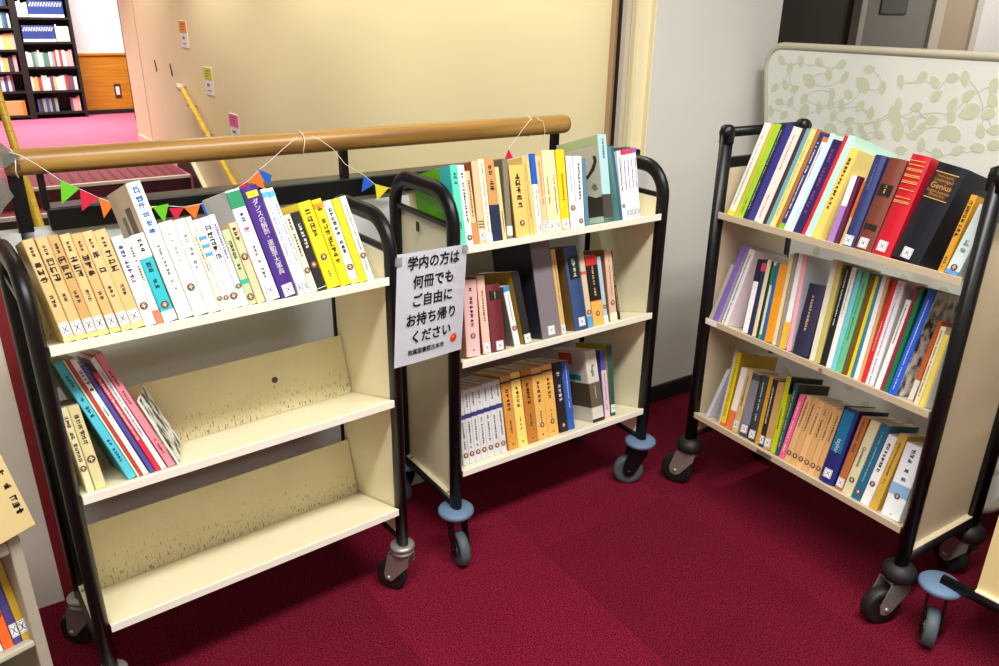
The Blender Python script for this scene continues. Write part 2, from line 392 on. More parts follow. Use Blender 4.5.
struct(_bs('wall_white_1', 8.92*kU, 9.6, VB-.02, VB+.06, 0, CEIL, mat('plain_white_paint', (250, 250, 250), .8)))  # opaque white wall right of the trim, neither glazed nor glowing
area('corridor_lamp_light', 8.3, 2.9, CEIL-.06, 1.2, .3, 60)

# ------------------------------------------------------------------ balustrade
bal = thing('balustrade', 'black steel balustrade with a round varnished oak handrail above the stairwell', 'balustrade', BM0)
bm = NB(); tube(bm, [(.035, 2.0, 1.14), (.05, 2.0, 1.14), (1.54, 1.985, 1.14), (1.553, 1.985, 1.14)], .0285, 24, radii=[.024, .0285, .0285, .025]); hr = mesh_obj('handrail', bm, OAK, bal, True)
bm = NB(); lathe(bm, [(.0001, -.004), (.006, -.004), (.006, 0)], 'Y', 12); o = mesh_obj('screw_cap', bm, mat('screw_cap', (90, 60, 24), .5), hr); o.location = (.06, 1.9725, 1.136)
rbox('lower_rail', (.10, 1.88, 1.985, 2.055, .985, 1.037), BLACK, bal, .004)
for uu, wd in ((.052, .03), (.1, .014), (.818, .018), (1.532, .018)):
    rbox('post', (uu-wd/2, uu+wd/2, 2.0, 2.03, .6 if uu < .09 else 1.03, 1.125), BLACK, bal, .002)
# clear plastic sleeve hanging off the rail end
sl = thing('plastic_sleeve', 'clear grey plastic sleeve hanging on the left end of the oak handrail', 'plastic sleeve')
PLAS = mat('clear_plastic', (170, 176, 170), .2, var=0, transmission=.75)
Pp = B(0, 1.965)
pts = [hit(x, y, Pp, BV) for x, y in ((-14, 128), (0, 142), (20, 158), (4, 168), (-14, 168))]
bm = NB(); prism(bm, pts, -BV*.004); mesh_obj('upper_fold', bm, PLAS, sl)
pts = [hit(x, y, Pp-BV*.01, BV) for x, y in ((-14, 150), (0, 176), (14, 196), (4, 208), (-14, 240))]
bm = NB(); prism(bm, pts, -BV*.004); mesh_obj('lower_fold', bm, PLAS, sl)

# bunting
bun = thing('pennant_bunting', 'string of coloured paper pennants tied to the oak handrail', 'bunting')
PB = B(0, 1.955)
FG = {'green': (104, 196, 30), 'red': (206, 24, 62), 'orange': (250, 116, 34), 'yellow': (226, 214, 30), 'blue': (32, 88, 190)}
FL = [('green', (60.4, 180), (79.3, 188.6), (61.6, 204)), ('red', (79.6, 189), (98.7, 197.6), (82, 211)), ('orange', (98.7, 198), (114, 203), (104, 218)),
 ('blue', (115, 203), (135, 206), (124, 220)),
 ('yellow', (137, 206), (153, 207), (143, 219)), ('green', (153, 207), (168.5, 203.5), (164.4, 222.8)), ('red', (169, 208.4), (184, 207.6), (176, 220.5)),
 ('orange', (184, 207.6), (200, 204.3), (195.4, 219)), ('blue', (200.4, 204), (216, 199), (207, 218)), ('green', (217, 198), (234, 190), (229, 208)), ('red', (235, 189.4), (248, 181), (246, 199)),
 ('orange', (248, 181), (259, 171), (265, 189)), ('blue', (363.8, 175), (374, 184.3), (361.4, 192)), ('yellow', (374.8, 183.6), (388.5, 188), (377, 200.4)),
 ('red', (504.5, 160), (508.3, 148.8), (513.4, 159))]
for i, (c, a, b, t) in enumerate(FL):
    off = PB - BV*(.0015*(i % 2))
    P = [hit(*q, off, BV) for q in (a, b, t)]
    bm = NB(); prism(bm, P, -BV*.001); mesh_obj('pennant', bm, mat('pennant_'+c, FG[c], .8, var=.04), bun)
P = [hit(*q, PB, BV) for q in ((257.6, 168.7), (271.6, 175), (270.4, 183.6), (265, 182))]
bm = NB(); prism(bm, P, -BV*.001); mesh_obj('pennant', bm, mat('pennant_blue', FG['blue']), bun)
STR = mat('white_string', (235, 230, 220), .8, var=0)
def string(pts):
    bm = NB(); tube(bm, [hit(x, y, PB, BV) for x, y in pts], .0008, 6); mesh_obj('string', bm, STR, bun, True)
string([(9, 152), (20, 155), (36, 164), (60, 180), (79, 188.7), (98.7, 197.8), (114, 203), (136, 206), (153, 206.5), (169, 206), (184, 207), (200, 204), (216, 199), (234, 190), (248, 181), (259, 170), (270, 161), (283, 149), (297, 137)])
string([(312, 136), (322, 141), (333, 149), (345, 164), (363.8, 175), (374.5, 184), (388.5, 188), (400, 189)])
string([(500, 166), (508.3, 148.8), (516, 139), (523, 129), (531, 119)]); string([(537, 118), (543, 122), (545, 131), (543, 141)])
for q in ((14, 158), (304.5, 136), (534, 123)):
    c = hit(*q, PB, BV); bm = NB(); cc = B((c@BU), 1.99, 1.14)
    ring = [cc + (BV*math.cos(a)+Z*math.sin(a))*.0302 + BU*(.002*math.sin(3*a)) for a in [2*math.pi*k/20 for k in range(21)]]
    tube(bm, ring, .0013, 6, cap=False); mesh_obj('string_loop', bm, STR, bun, True)

# ------------------------------------------------------------------ book trucks
ALPHA = math.radians(16.8)
class Cart: pass
def mkcart(o, th, L, h, depth=.224):
    c = Cart(); c.o = Vector((*o, 0)); c.U = Vector((math.cos(th), math.sin(th), 0)); c.V = Vector((-math.sin(th), math.cos(th), 0))
    c.L = L; c.h = h; c.M = frame(c.o, c.U, c.V, Z); c.depth = depth
    return c
C1 = mkcart((-.5213, 1.4683), .6634, .6861, (.898, .587, .275))
C2 = mkcart((.1858, 2.0374), .6038, .6804, (.924, .617, .288))
C3 = mkcart((.8176, 1.9261), -1.0068, .7094, (.933, .606, .281))

def wheel(parent, r, wd, tyre, hub, M):
    bm = NB(); lathe(bm, [(r*.68, -wd*.42), (r*.90, -wd/2), (r*.985, -wd*.3), (r, 0), (r*.985, wd*.3), (r*.90, wd/2), (r*.68, wd*.42)], 'Y', 32, M); w_ = mesh_obj('wheel', bm, tyre, parent, True)
    bm = NB(); lathe(bm, [(.001, -wd*.5), (r*.22, -wd*.5), (r*.25, -wd*.34), (r*.55, -wd*.30), (r*.69, -wd*.40), (r*.69, wd*.40), (r*.55, wd*.30), (r*.25, wd*.34), (r*.22, wd*.5), (.001, wd*.5)], 'Y', 28, M); mesh_obj('hub', bm, hub, parent, True)
    return w_
def caster(root, kind, a, b, yaw, ztop):
    """yaw: trailing direction of the wheel in the truck's frame"""
    cs = bpy.data.objects.new('caster', None); cs.empty_display_size = .03; link(cs, root); cs.location = (a, b, 0)
    R = Matrix.Rotation(yaw, 4, 'Z')
    r, wd, tr = {'bumper': (.05, .03, .032), 'chrome': (.044, .024, .036), 'black': (.052, .034, .034)}[kind]
    MWl = R @ Matrix.Translation((tr, 0, r))
    if kind == 'bumper':
        bm = NB(); lathe(bm, [(.0135, ztop-.002), (.045, ztop-.006), (.0505, ztop-.011), (.0505, ztop-.018), (.046, ztop-.024), (.0135, ztop-.026)], 'Z', 36); mesh_obj('bumper_disc', bm, BUMP, cs, True)
        wheel(cs, r, wd, TYREG, HUBG, MWl); fm = BLACK; zt = ztop-.026
    elif kind == 'chrome':
        bm = NB(); lathe(bm, [(.013, ztop), (.028, ztop-.001), (.0325, ztop-.005), (.0325, ztop-.011), (.026, ztop-.014), (.026, ztop-.019), (.030, ztop-.021), (.030, ztop-.027), (.002, ztop-.029)], 'Z', 32); mesh_obj('swivel_head', bm, CHROME, cs, True)
        wheel(cs, r, wd, TYREB, CHROME, MWl); fm = CHROME; zt = ztop-.03
    else:
        bm = NB(); lathe(bm, [(.018, ztop+.012), (.028, ztop+.008), (.038, ztop-.002), (.0415, ztop-.012), (.0415, ztop-.024), (.036, ztop-.032), (.002, ztop-.034)], 'Z', 36); mesh_obj('bumper_cap', bm, BLACKM, cs, True)
        wheel(cs, r, wd, TYREB, BLACKM, MWl); fm = CHROME; zt = ztop-.034
    # fork: two cheeks narrowing from the swivel head to the axle
    bm = NB(); q_ = .62 if kind == 'chrome' else 1
    for s in (-1, 1):
        y = s*(wd/2+.004)
        prism(bm, [(-.026, y, zt), (.034, y, zt), (tr+.020*q_, y, r+.012), (tr+.015*q_, y, r-.012*q_), (tr-.002, y, r-.018*q_), (tr-.017*q_, y, r-.008), (-.024, y, zt-.03)], (0, s*.003, 0), R)
    box(bm, -.026, .034, -(wd/2+.007), wd/2+.007, zt-.004, zt, R); mesh_obj('fork', bm, fm, cs)
    bm = NB(); lathe(bm, [(.001, -wd/2-.011), (.006, -wd/2-.011), (.007, -wd/2-.007), (.007, wd/2+.007), (.006, wd/2+.011), (.001, wd/2+.011)], 'Y', 12, MWl); mesh_obj('axle_bolt', bm, CHROME if kind != 'bumper' else BLACK, cs, True)
    return cs

def shelf_unit(root, c, h, plate_m, board_m, hole=None):
    L2 = c.L/2; d = c.depth; t = .004; dz = d*math.tan(ALPHA)
    prof = [(.0015, h-.0005), (.0015, h-.005), (d, h-dz-t), (d, h-dz)]
    bm = NB(); prism(bm, [(-L2, b, z) for b, z in prof], (2*L2, 0, 0)); s = mesh_obj('shelf', bm, plate_m, root)
    rbox('front_lip', (-L2, L2, 0, .0035, h-.019, h), LIP if plate_m is CREAM else plate_m, root, .0006)
    bm = NB(); box(bm, -L2, L2, 0, .004, 0, .155, bevel=.001); bb = mesh_obj('back_board', bm, board_m, root)
    bb.location = (0, d, h-dz); bb.rotation_euler = (-ALPHA, 0, 0)
    if hole:
        bm = NB(); lathe(bm, [(.0001, -.0015), (.007, -.0015), (.008, 0)], 'Y', 14); o = mesh_obj('hole', bm, cm((70, 56, 36)), bb); o.location = (hole[0], 0, hole[1])
    return s

def arch_truck(c, name, label, ztop, rear, rt, zbar, zpan, zrail, zpost, cast, yaws, panel_m=CREAM, hole=None):
    root = thing(name, label, 'book truck', c.M, 'book trucks')
    R = .085
    for s in (-1, 1):
        a = s*(c.L/2+.015)
        pts = [(a, .016, zpost), (a, .016, ztop-rt-R)]
        for k in range(1, 8):
            t = math.pi/2*k/7; pts.append((a, .016+R*(1-math.cos(t)), ztop-rt-R+R*math.sin(t)))
        for k in range(0, 8):
            t = math.pi/2*k/7; pts.append((a, rear-R+R*math.sin(t), ztop-rt-R+R*math.cos(t)))
        pts.append((a, rear, zpost))
        bm = NB(); tube(bm, pts, rt*1.36, 16, oval=.74); mesh_obj('end_frame', bm, BLACK, root, True)
        rbox('cross_bar', (a-.006, a+.006, .02, rear, zbar-.007, zbar+.007), BLACK, root, .002)
        bm = NB(); tube(bm, [(a, .016, zrail), (a, rear, zrail)], rt*.85, 12); mesh_obj('bottom_rail', bm, BLACK, root, True)
        bm = NB(); x0, x1 = sorted((a-s*.012, a-s*.009)); y0, y1 = .028, rear-.012
        box(bm, x0, x1, y0, y1, zpan, zbar-.007)
        fx0, fx1 = sorted((a-s*.010, a+s*.004))
        box(bm, fx0, fx1, y0, y1, zpan, zpan+.003); box(bm, fx0, fx1, y0, y0+.003, zpan, zbar-.007); box(bm, fx0, fx1, y1-.003, y1, zpan, zbar-.007)
        ep = mesh_obj('end_panel', bm, panel_m, root)
        for yy in (y0+.03, y1-.03):
            bm = NB(); lathe(bm, [(.0001, zpan+.006), (.004, zpan+.005), (.005, zpan+.003)], 'Z', 10); o = mesh_obj('rivet', bm, CHROME, ep); o.location = (a-s*.002, yy, 0)
        for zz in (c.h[1]-.12,):
            pass
    for s in (-1, 1):
        bm = NB(); tube(bm, [(s*(c.L/2+.015), .016, zpost+.025), (s*(c.L/2-.02), .016, zpost+.055), ], .010, 8) if False else bm.free()
    for i, h in enumerate(c.h):
        shelf_unit(root, c, h, CREAM, SCUFF, hole if i == 1 else None)
    for (a, b), y in zip(((-1, .016), (1, .016), (-1, rear), (1, rear)), yaws):
        caster(root, cast, a*(c.L/2+.015), b, y, zpost)
    return root

T1 = arch_truck(C1, 'book_truck', 'half-empty cream book truck on the left, black arched ends and chrome casters', 1.04, .305, .0145, .955, .19, .172, .155, 'chrome', (2.3, 2.1, 2.2, 1.2), hole=(.147, .085))
T2 = arch_truck(C2, 'book_truck', 'middle cream book truck with blue-grey bumper discs, all three shelves filled', 1.068, .322, .0155, .972, .19, .178, .172, 'bumper', (-1.75, 2.5, 1.6, .9))
rbox('number_tag', (-.3615, -.3595, .18, .195, .925, .95), BLACKM, T2)

# right truck: straight square-topped ends with pipe fittings
def square_truck(c):
    root = thing('book_truck', 'right-hand beige book truck with square pipe-jointed ends, packed with books', 'book truck', c.M, 'book trucks')
    rear, rt, zt = .34, .0155, 1.155
    for s in (-1, 1):
        a = s*(c.L/2+.016)
        for b in (.016, rear):
            bm = NB(); tube(bm, [(a, b, .165), (a, b, zt)], rt*1.36, 16, oval=.78); mesh_obj('post', bm, BLACK, root, True)
            bm = NB(); tube(bm, [(a, b, zt-.03), (a, b, zt), (a, b, zt+.016), (a, b, zt+.021)], .019, 16, radii=[.0205, .0212, .0192, .009]); mesh_obj('pipe_joint', bm, BLACK, root, True)
        bm = NB(); tube(bm, [(a, -.002, zt), (a, rear+.024, zt)], rt*.9, 14); mesh_obj('top_bar', bm, BLACK, root, True)
        rbox('cross_bar', (a-.009, a+.009, .016, rear, 1.055, 1.085), BLACK, root, .003)
        bm = NB(); tube(bm, [(a, .016, .19), (a, rear, .19)], rt*.85, 12); mesh_obj('bottom_rail', bm, BLACK, root, True)
        bm = NB(); x0, x1 = sorted((a-s*.012, a-s*.009)); y0, y1 = .028, rear-.012
        box(bm, x0, x1, y0, y1, .205, 1.055)
        fx0, fx1 = sorted((a-s*.010, a+s*.006))
        box(bm, fx0, fx1, y0, y1, .205, .208); box(bm, fx0, fx1, y1-.003, y1, .205, 1.055)
        mesh_obj('end_panel', bm, CREAM3, root)
    for h in c.h: shelf_unit(root, c, h, CREAM3, CREAM3)
    for (a, b), y in zip(((-1, .016), (1, .016), (-1, rear), (1, rear)), (3.6, -1.9, 1.0, 2.9)):
        caster(root, 'black', a*(c.L/2+.016), b, y, .165)
    rbox('makers_plate', (-.098, -.045, -.0015, 0, c.h[2]-.016, c.h[2]-.004), cm((110, 100, 84)), root)
    rbox('white_sticker', (-c.L/2+.004, -c.L/2+.045, -.0012, 0, c.h[1]-.017, c.h[1]-.003), WHITE, root)
    bm = NB(); lathe(bm, [(.0001, -.003), (.006, -.003), (.007, 0)], 'Y', 6); o = mesh_obj('shelf_bolt', bm, cm((150, 128, 96)), root); o.location = (.06, 0, c.h[1]-.010)
    return root
T3 = square_truck(C3)

# ------------------------------------------------------------------ books
def cover_mesh(t, w, h, ct, hard, round_=0):
    """U-shaped cover: spine at y=0, boards along +y"""
    bm = NB(); e = ct
    if round_:
        outer = [(t*(i/6), -round_*math.sin(math.pi*i/6)) for i in range(7)]
    else:
        outer = [(0, .0015), (min(.0015, t*.2), 0), (t-min(.0015, t*.2), 0), (t, .0015)]
    poly = outer + [(t, w), (t-e, w), (t-e, e+.001), (e, e+.001), (e, w), (0, w)]
    prism(bm, [(x, y, 0) for x, y in poly], (0, 0, h))
    return bm
def pages_mesh(t, w, h, ct, ins):
    bm = NB(); box(bm, ct*.9, t-ct*.9, ct+.0012, w-ins, ins if ins else .0004, h-max(ins, .0006)); return bm
def glyphs(bm, t, z0, z1, size, y, rnd, cx=None, dens=.92):
    """rows of small strokes standing for vertical lettering too small to read"""
    cx = t/2 if cx is None else cx
    z = z1; s = size
    while z - s > z0:
        if rnd.random() < dens:
            for k in range(rnd.randint(5, 7)):
                if rnd.random() < .55:
                    zz = z - s*rnd.uniform(.08, .82); hw = s*rnd.uniform(.24, .44); box(bm, cx-hw, cx+hw, y-.0002, y, zz-s*.06, zz+s*.06)
                else:
                    xx = cx + s*rnd.uniform(-.34, .34); zz = z - s*rnd.uniform(.4, .6); hh = s*rnd.uniform(.2, .38); box(bm, xx-s*.06, xx+s*.06, y-.0002, y, zz-hh, zz+hh)
        z -= s*.96
def contact(px, c, h, d0):
    """shelf coordinate a where the contact line at slope distance d0 crosses pixel column px"""
    ey = c.V*math.cos(ALPHA) - Z*math.sin(ALPHA)
    P0 = c.o + Z*h + ey*d0 - CAM; k = (px-499.5)/FPX
    return (k*P0.dot(FW) - P0.dot(RT)) / (c.U.dot(RT) - k*c.U.dot(FW))
def rect(a, lean, t, h):
    """corners in the (along, up) plane; a is where the lowest corner touches"""
    cs, sn = math.cos(lean), math.sin(lean)
    ex = (cs, -sn); ez = (sn, cs)
    if lean >= 0: o = (a - t*cs, t*sn)      # rests on its right lower corner
    else: o = (a, 0)
    return [o, (o[0]+ex[0]*t, o[1]+ex[1]*t), (o[0]+ex[0]*t+ez[0]*h, o[1]+ex[1]*t+ez[1]*h), (o[0]+ez[0]*h, o[1]+ez[1]*h)]
def overlap(A_, B_):
    for R_ in (A_, B_):
        for i in range(4):
            p, q = R_[i], R_[(i+1) % 4]; n = (q[1]-p[1], p[0]-q[0]); l = math.hypot(*n)
            pa = [(n[0]*x+n[1]*y)/l for x, y in A_]; pb = [(n[0]*x+n[1]*y)/l for x, y in B_]
            if max(pa) <= min(pb)+.0001 or max(pb) <= min(pa)+.0001: return False
    return True
BOOKN = [0]
def build_book(M, t, h, w, opt, label, group):
    BOOKN[0] += 1; rnd = random.Random(BOOKN[0]*13+5)
    col = opt['c']; ct = min(.0026 if opt.get('hard') else .0009, t*.16); ins = .003 if opt.get('hard') else 0
    root = thing(opt.get('name', 'book'), label, opt.get('cat', 'book'), M, group)
    rd = min(.006, t*.18) if opt.get('hard') and t > .018 else 0
    cov = mesh_obj('cover', cover_mesh(t, w, h, ct, opt.get('hard'), rd), cm(col, .32 if opt.get('gloss') else .5), root)
    if not opt.get('solid'): mesh_obj('pages', pages_mesh(t, w, h, ct, ins), PAGES, root)
    else: mesh_obj('case_back', pages_mesh(t, w, h, ct, .0), cm(opt['solid']), root)
    yb = -rd - .0003
    for z0, z1, c in opt.get('b', ()):                     # printed bands that wrap the spine
        if rd: rbox('spine_band', (t*.16, t*.84, -rd*.98-.0006, 0.0, h*z0, h*z1), cm(c), root)
        else: rbox('spine_band', (-.0002, t+.0002, -.0003, .004, h*z0, h*z1), cm(c), root)
    if 'lc' in opt: rbox('front_cover_print', (-.0004, 0, .004, w-.001, .001, h-.001), cm(opt['lc']), root)
    if 'rc' in opt: rbox('front_cover_print', (t, t+.0004, .004, w-.001, .001, h-.001), newsprint() if opt['rc'] == 'news' else cm(opt['rc']), root)
    for side, y0, y1, z0, z1, c in opt.get('patch', ()):   # printed blocks on a cover that faces the camera
        x0, x1 = ((-.0008, -.0004) if side == 'l' else (t+.0004, t+.0008))
        rbox('cover_print', (x0, x1, w*y0, w*y1, h*z0, h*z1), cm(c), root)
    for pts, c in opt.get('poly', ()):
        bm = NB(); prism(bm, [(-.0008, w*y, h*z) for y, z in pts], (.0004, 0, 0)); mesh_obj('cover_print', bm, cm(c), root)
    tx = opt.get('tx', [])
    if tx:
        for (c, z0, z1, sz) in tx:
            bm = NB(); glyphs(bm, t, h*z0, h*z1, min(t*.92, sz*1.35), yb-.0003, rnd)
            if len(bm.verts): mesh_obj('lettering', bm, cm(c), root)
            else: bm.free()
    for (body, c, z, sz, mode) in opt.get('text', []):
        if mode == 'v': MM = Matrix.Translation((t/2, yb-.0005, h*z)) @ Matrix.Rotation(math.pi/2, 4, 'X'); bd = '\n'.join(body); sp = .92
        elif mode == 'r': MM = Matrix.Translation((t/2, yb-.0005, h*z)) @ Matrix.Rotation(math.pi/2, 4, 'X') @ Matrix.Rotation(-math.pi/2, 4, 'Z'); bd = body; sp = 1
        else: MM = Matrix.Translation((t/2, yb-.0005, h*z)) @ Matrix.Rotation(math.pi/2, 4, 'X'); bd = body; sp = 1
        text_mesh('lettering', bd, sz, cm(c), root, MM, spacing=sp, bold=sz*.02)
    if 'dot' in opt:
        r = min(.0075, t*.44); bm = NB(); lathe(bm, [(.0001, -.0004), (r, -.0004), (r, .0003)], 'Y', 18); o = mesh_obj('round_sticker', bm, STICK, root); o.location = (t/2, yb-.0003, h*opt['dot'])
        bm = NB(); box(bm, -r*.55, r*.55, -.0008, -.0005, -r*.12, r*.12); box(bm, -r*.12, r*.12, -.0008, -.0005, -r*.6, r*.6); box(bm, -r*.35, r*.35, -.0008, -.0005, r*.35, r*.5); mesh_obj('mark', bm, cm((226, 208, 180)), o)
    if 'lab' in opt:
        z = h*opt['lab']; hw = min(.0115, t*.44); hh = .0125
        rbox('spine_label', (t/2-hw, t/2+hw, yb-.0009, yb-.0002, z-hh, z+hh), WHITE, root)
        bm = NB(); lw = .0007
        for s in (-1, 1): box(bm, -lw, lw, -.0003, 0, -hh*.62, hh*.62, Matrix.Rotation(s*math.atan2(hw*.6, hh*.6), 4, 'Y'))
        for (x0, x1, z0, z1) in ((-hw*.86, hw*.86, hh*.8, hh*.86), (-hw*.86, hw*.86, -hh*.86, -hh*.8), (-hw*.86, -hw*.78, -hh*.86, hh*.86), (hw*.78, hw*.86, -hh*.86, hh*.86)): box(bm, x0, x1, -.0003, 0, z0, z1)
        o = mesh_obj('cancel_mark', bm, INK, root); o.location = (t/2, yb-.0009, z)
    for zz in opt.get('lines', []):
        bm = NB(); box(bm, t*.1, t*.9, yb-.0008, yb, h*zz-.0009, h*zz+.0009); mesh_obj('gilt_line', bm, cm(opt.get('linec', (214, 170, 92)), .35), root)
    return root

def shelf_row(c, si, books, place, group, d0=.016, zs=None):
    h0 = c.h[si] if zs is None else zs; C5_ = c if len(c.h) == 1 else None
    ex = c.U; ey = c.V*math.cos(ALPHA) - Z*math.sin(ALPHA); ez = c.V*math.sin(ALPHA) + Z*math.cos(ALPHA)
    O = c.o + Z*h0; done = []; lastlean = 0
    for (xl, xr, xt, yt, opt, label) in books:
        d = opt.get('d0', d0)
        al, ar = contact(xl, c, h0, d), contact(xr, c, h0, d)
        P = hit(xt, yt, O + ey*d, ey) - (O + ey*d); at, nt_ = P.dot(ex), P.dot(ez)
        if 'h' in opt: hgt = opt['h']
        else: hgt = None
        lean = math.atan2(at-al, nt_)
        if 'lean' in opt: lean = opt['lean']
        if hgt is None: hgt = math.hypot(at-al, nt_) if 'lean' not in opt else nt_/math.cos(lean)
        t = max(.004, (ar-al)*math.cos(lean))
        wmax = c.depth - d - .004
        w_ = min(opt.get('w', max(.105, hgt*.70)), wmax)
        t0_ = rect(al if lean < 0 else al + t*math.cos(lean), lean, t, hgt); mn, mxx = min(p[0] for p in t0_), max(p[0] for p in t0_)
        if mn < -c.L/2+.001 and c is not C5_: al += -c.L/2+.001-mn
        if mxx > c.L/2-.001 and c is not C5_: al -= mxx-(c.L/2-.001)
        best = None
        def lowest(al_, lean_, t_): return al_ if lean_ < 0 else al_ + t_*math.cos(lean_)
        for shrink in (1, .94, .88, .82, .75):
            for f in (0, .25, .5, .75, 1):
                ln = lean + (lastlean-lean)*f if done else lean
                rc = rect(lowest(al, ln, t*shrink), ln, t*shrink, hgt)
                if not any(overlap(rc, r_) for r_ in done[-4:]): best = (ln, t*shrink, al); break
            if best: break
        if not best:
            sft = 0
            while sft < .06:
                sft += .0006; ln = lean; rc = rect(lowest(al+sft, ln, t*.88), ln, t*.88, hgt)
                if not any(overlap(rc, r_) for r_ in done[-4:]): break
            best = (ln, t*.88, al+sft)
        ln, t, al = best
        rc = rect(lowest(al, ln, t), ln, t, hgt); done.append(rc); lastlean = ln
        bx = (ex*math.cos(ln) - ez*math.sin(ln)); bz = (ex*math.sin(ln) + ez*math.cos(ln))
        if 'yaw' in opt:
            ya = opt['yaw']; bx, by = bx*math.cos(ya)+ey*math.sin(ya), ey*math.cos(ya)-bx*math.sin(ya)
        else: by = ey
        org = O + ey*d + ex*rc[0][0] + ez*(rc[0][1]+.0003)
        build_book(frame(org, bx, by, bz), t, hgt, w_, opt, (label + ' ' + place).strip(), group)
        if DEBUG: print('%-46s t=%.3f h=%.3f lean=%.1f' % (label[:46], t, hgt, math.degrees(ln)))
DEBUG = False; C5_ = None
K = (28, 26, 26); WT = (244, 244, 242); CRM = (236, 222, 190); TAN = (222, 182, 112); NAVY = (28, 38, 78)
def D(c, **k): k['c'] = c; return k

# --- left truck, top shelf
tanset = []
XR = (60.5, 71.8, 85, 97, 109, 121, 133, 145.5); TP = ((16.6, 241.7), (29.7, 239.8), (43, 237.4), (56.6, 235.9), (68.7, 235.3), (80, 233), (92.7, 231.6))
ORD = ('first', 'second', 'third', 'fourth', 'fifth', 'sixth', 'seventh')
for i in range(7):
    tone = ((208, 176, 116), (206, 174, 114), (192, 152, 90), (210, 180, 120), (204, 168, 106), (212, 182, 124), (210, 178, 118))[i]
    tanset.append((XR[i], XR[i+1], *TP[i], D(tone, lab=.12, b=[(0, .045, (238, 204, 128))], tx=[(K, .82, .93, .005), (K, .52, .80, .011), (K, .30, .46, .006)], hard=0),
        ORD[i] + ' tan boxed volume with crossed label from the left end,'))
rows1 = tanset + [
 (146, 157, 111, 238, D(WT, dot=.22, tx=[((40, 40, 120), .45, .9, .007)]), 'white paperback just right of the seven tan volumes,'),
 (157.5, 164, 118, 241, D((240, 238, 226), b=[(0, .16, (240, 120, 90))], tx=[(K, .5, .9, .004)]), 'thin cream paperback with a coral foot,'),
 (165, 178, 127, 237, D((36, 178, 190), b=[(.73, 1, (238, 236, 226)), (.0, .12, (244, 244, 240))], dot=.19, tx=[((20, 70, 80), .35, .68, .008), (K, .78, .95, .007)]), 'turquoise-banded paperback with white head,'),
 (180, 194, 125.6, 184, D((246, 245, 240), lc=(226, 208, 184), patch=[('l', .2, .45, .6, .85, (90, 80, 70)), ('l', .55, .7, .55, .8, (120, 110, 100))], tx=[((40, 120, 190), .60, .97, .012), ((120, 120, 120), .2, .55, .006)]), 'tallest white book with beige cover,'),
 (195, 209, 151, 226, D((245, 243, 236), tx=[((190, 190, 184), .5, .9, .006)], dot=.3), 'plain white hardback with one round sticker,'),
 (209.5, 221, 165.5, 223.4, D((246, 243, 232), tx=[((150, 150, 140), .45, .85, .007)], b=[(.0, .03, (230, 220, 190))]), 'off-white paperback with faint grey title,'),
 (221.5, 227, 177, 220.7, D((240, 232, 206), dot=.13, tx=[((130, 130, 120), .4, .8, .004)]), 'slim cream paperback,'),
 (227.5, 233.5, 186, 223, D((246, 242, 226), dot=.13, b=[(.78, .82, (70, 160, 206)), (.69, .73, (70, 160, 206)), (.60, .64, (70, 160, 206))]), 'slim cream paperback with three blue squares,'),
 (234, 242.5, 194, 220.7, D((244, 242, 236), tx=[(K, .5, .92, .011)], dot=.13), 'white paperback with bold black title,'),
 (243, 249, 201, 218, D((226, 220, 244), tx=[((80, 60, 140), .5, .9, .004)], dot=.22, b=[(0, .2, WT)]), 'slim pale lilac paperback,'),
 (249.5, 257.5, 215, 233, D((186, 196, 150), b=[(.28, .34, (40, 178, 150))], dot=.1, tx=[(K, .45, .85, .006)]), 'small sage green paperback,'),
 (258, 266, 222, 226, D((218, 196, 150), dot=.58, tx=[(K, .72, .95, .008)]), 'small beige paperback with black title,'),
 (267.5, 281, 222, 192.7, D((244, 244, 244), lc=(206, 208, 210), b=[(.84, .985, (24, 140, 90))], lab=.09, tx=[((40, 60, 150), .68, .8, .008), ((228, 70, 140), .55, .68, .012), ((90, 90, 90), .2, .5, .006)]), 'tall white volume with a green block,'),
 (282, 298, 231, 191.7, D((70, 34, 130), hard=1, lab=.06, b=[(.90, .955, (210, 216, 40))], text=[('ダンスの解剖・運動学大事典', WT, .54, .0135, 'v')]), 'thick purple dance encyclopedia with white title,'),
 (299.5, 305.5, 252, 192.7, D((240, 244, 250), b=[(.92, .97, (90, 180, 220))], lab=.07, tx=[((120, 150, 200), .3, .85, .004)]), 'thin white magazine nearest the purple encyclopedia,'),
 (306, 311.5, 259, 191.7, D((238, 243, 250), b=[(.92, .97, (90, 180, 220))], lab=.07, tx=[((120, 150, 200), .3, .85, .004)]), 'thin white magazine, the one farther from the purple encyclopedia,'),
 (312, 318.5, 280, 217, D((232, 220, 196), dot=.28, tx=[(K, .4, .95, .005)]), 'speckled cream paperback beside the black one,'),
 (319, 327.5, 285.7, 215.6, D((26, 25, 26), dot=.33, tx=[(WT, .5, .9, .006)], b=[(.03, .036, WT)]), 'black paperback with white lettering,'),
 (328.5, 341.5, 292, 205.7, D((242, 214, 24), dot=.36, tx=[((90, 70, 10), .45, .92, .012), (K, .1, .2, .004)], lc=(246, 220, 40)), 'bright yellow book, first of the three yellow ones,'),
 (342, 351.5, 305.5, 203, D((242, 212, 20), tx=[((90, 60, 10), .25, .92, .010)], b=[(.9, .955, (238, 150, 30))]), 'bright yellow book with an orange mark at the head,'),
 (352, 360, 318, 204, D((246, 244, 236), dot=.2, tx=[(K, .35, .92, .008)], b=[(0, .06, (244, 220, 120))]), 'white paperback between two yellow books,'),
 (360.5, 368, 325, 202.4, D((222, 204, 22)), 'plain mustard yellow book without a sticker,'),
 (368.5, 374.8, 333.5, 199.6, D((244, 242, 238), dot=.3, tx=[((120, 120, 120), .1, .9, .004)]), 'narrow white paperback, last at the right end,'),
]
shelf_row(C1, 0, rows1, "left truck's top shelf", 'books on the left truck')
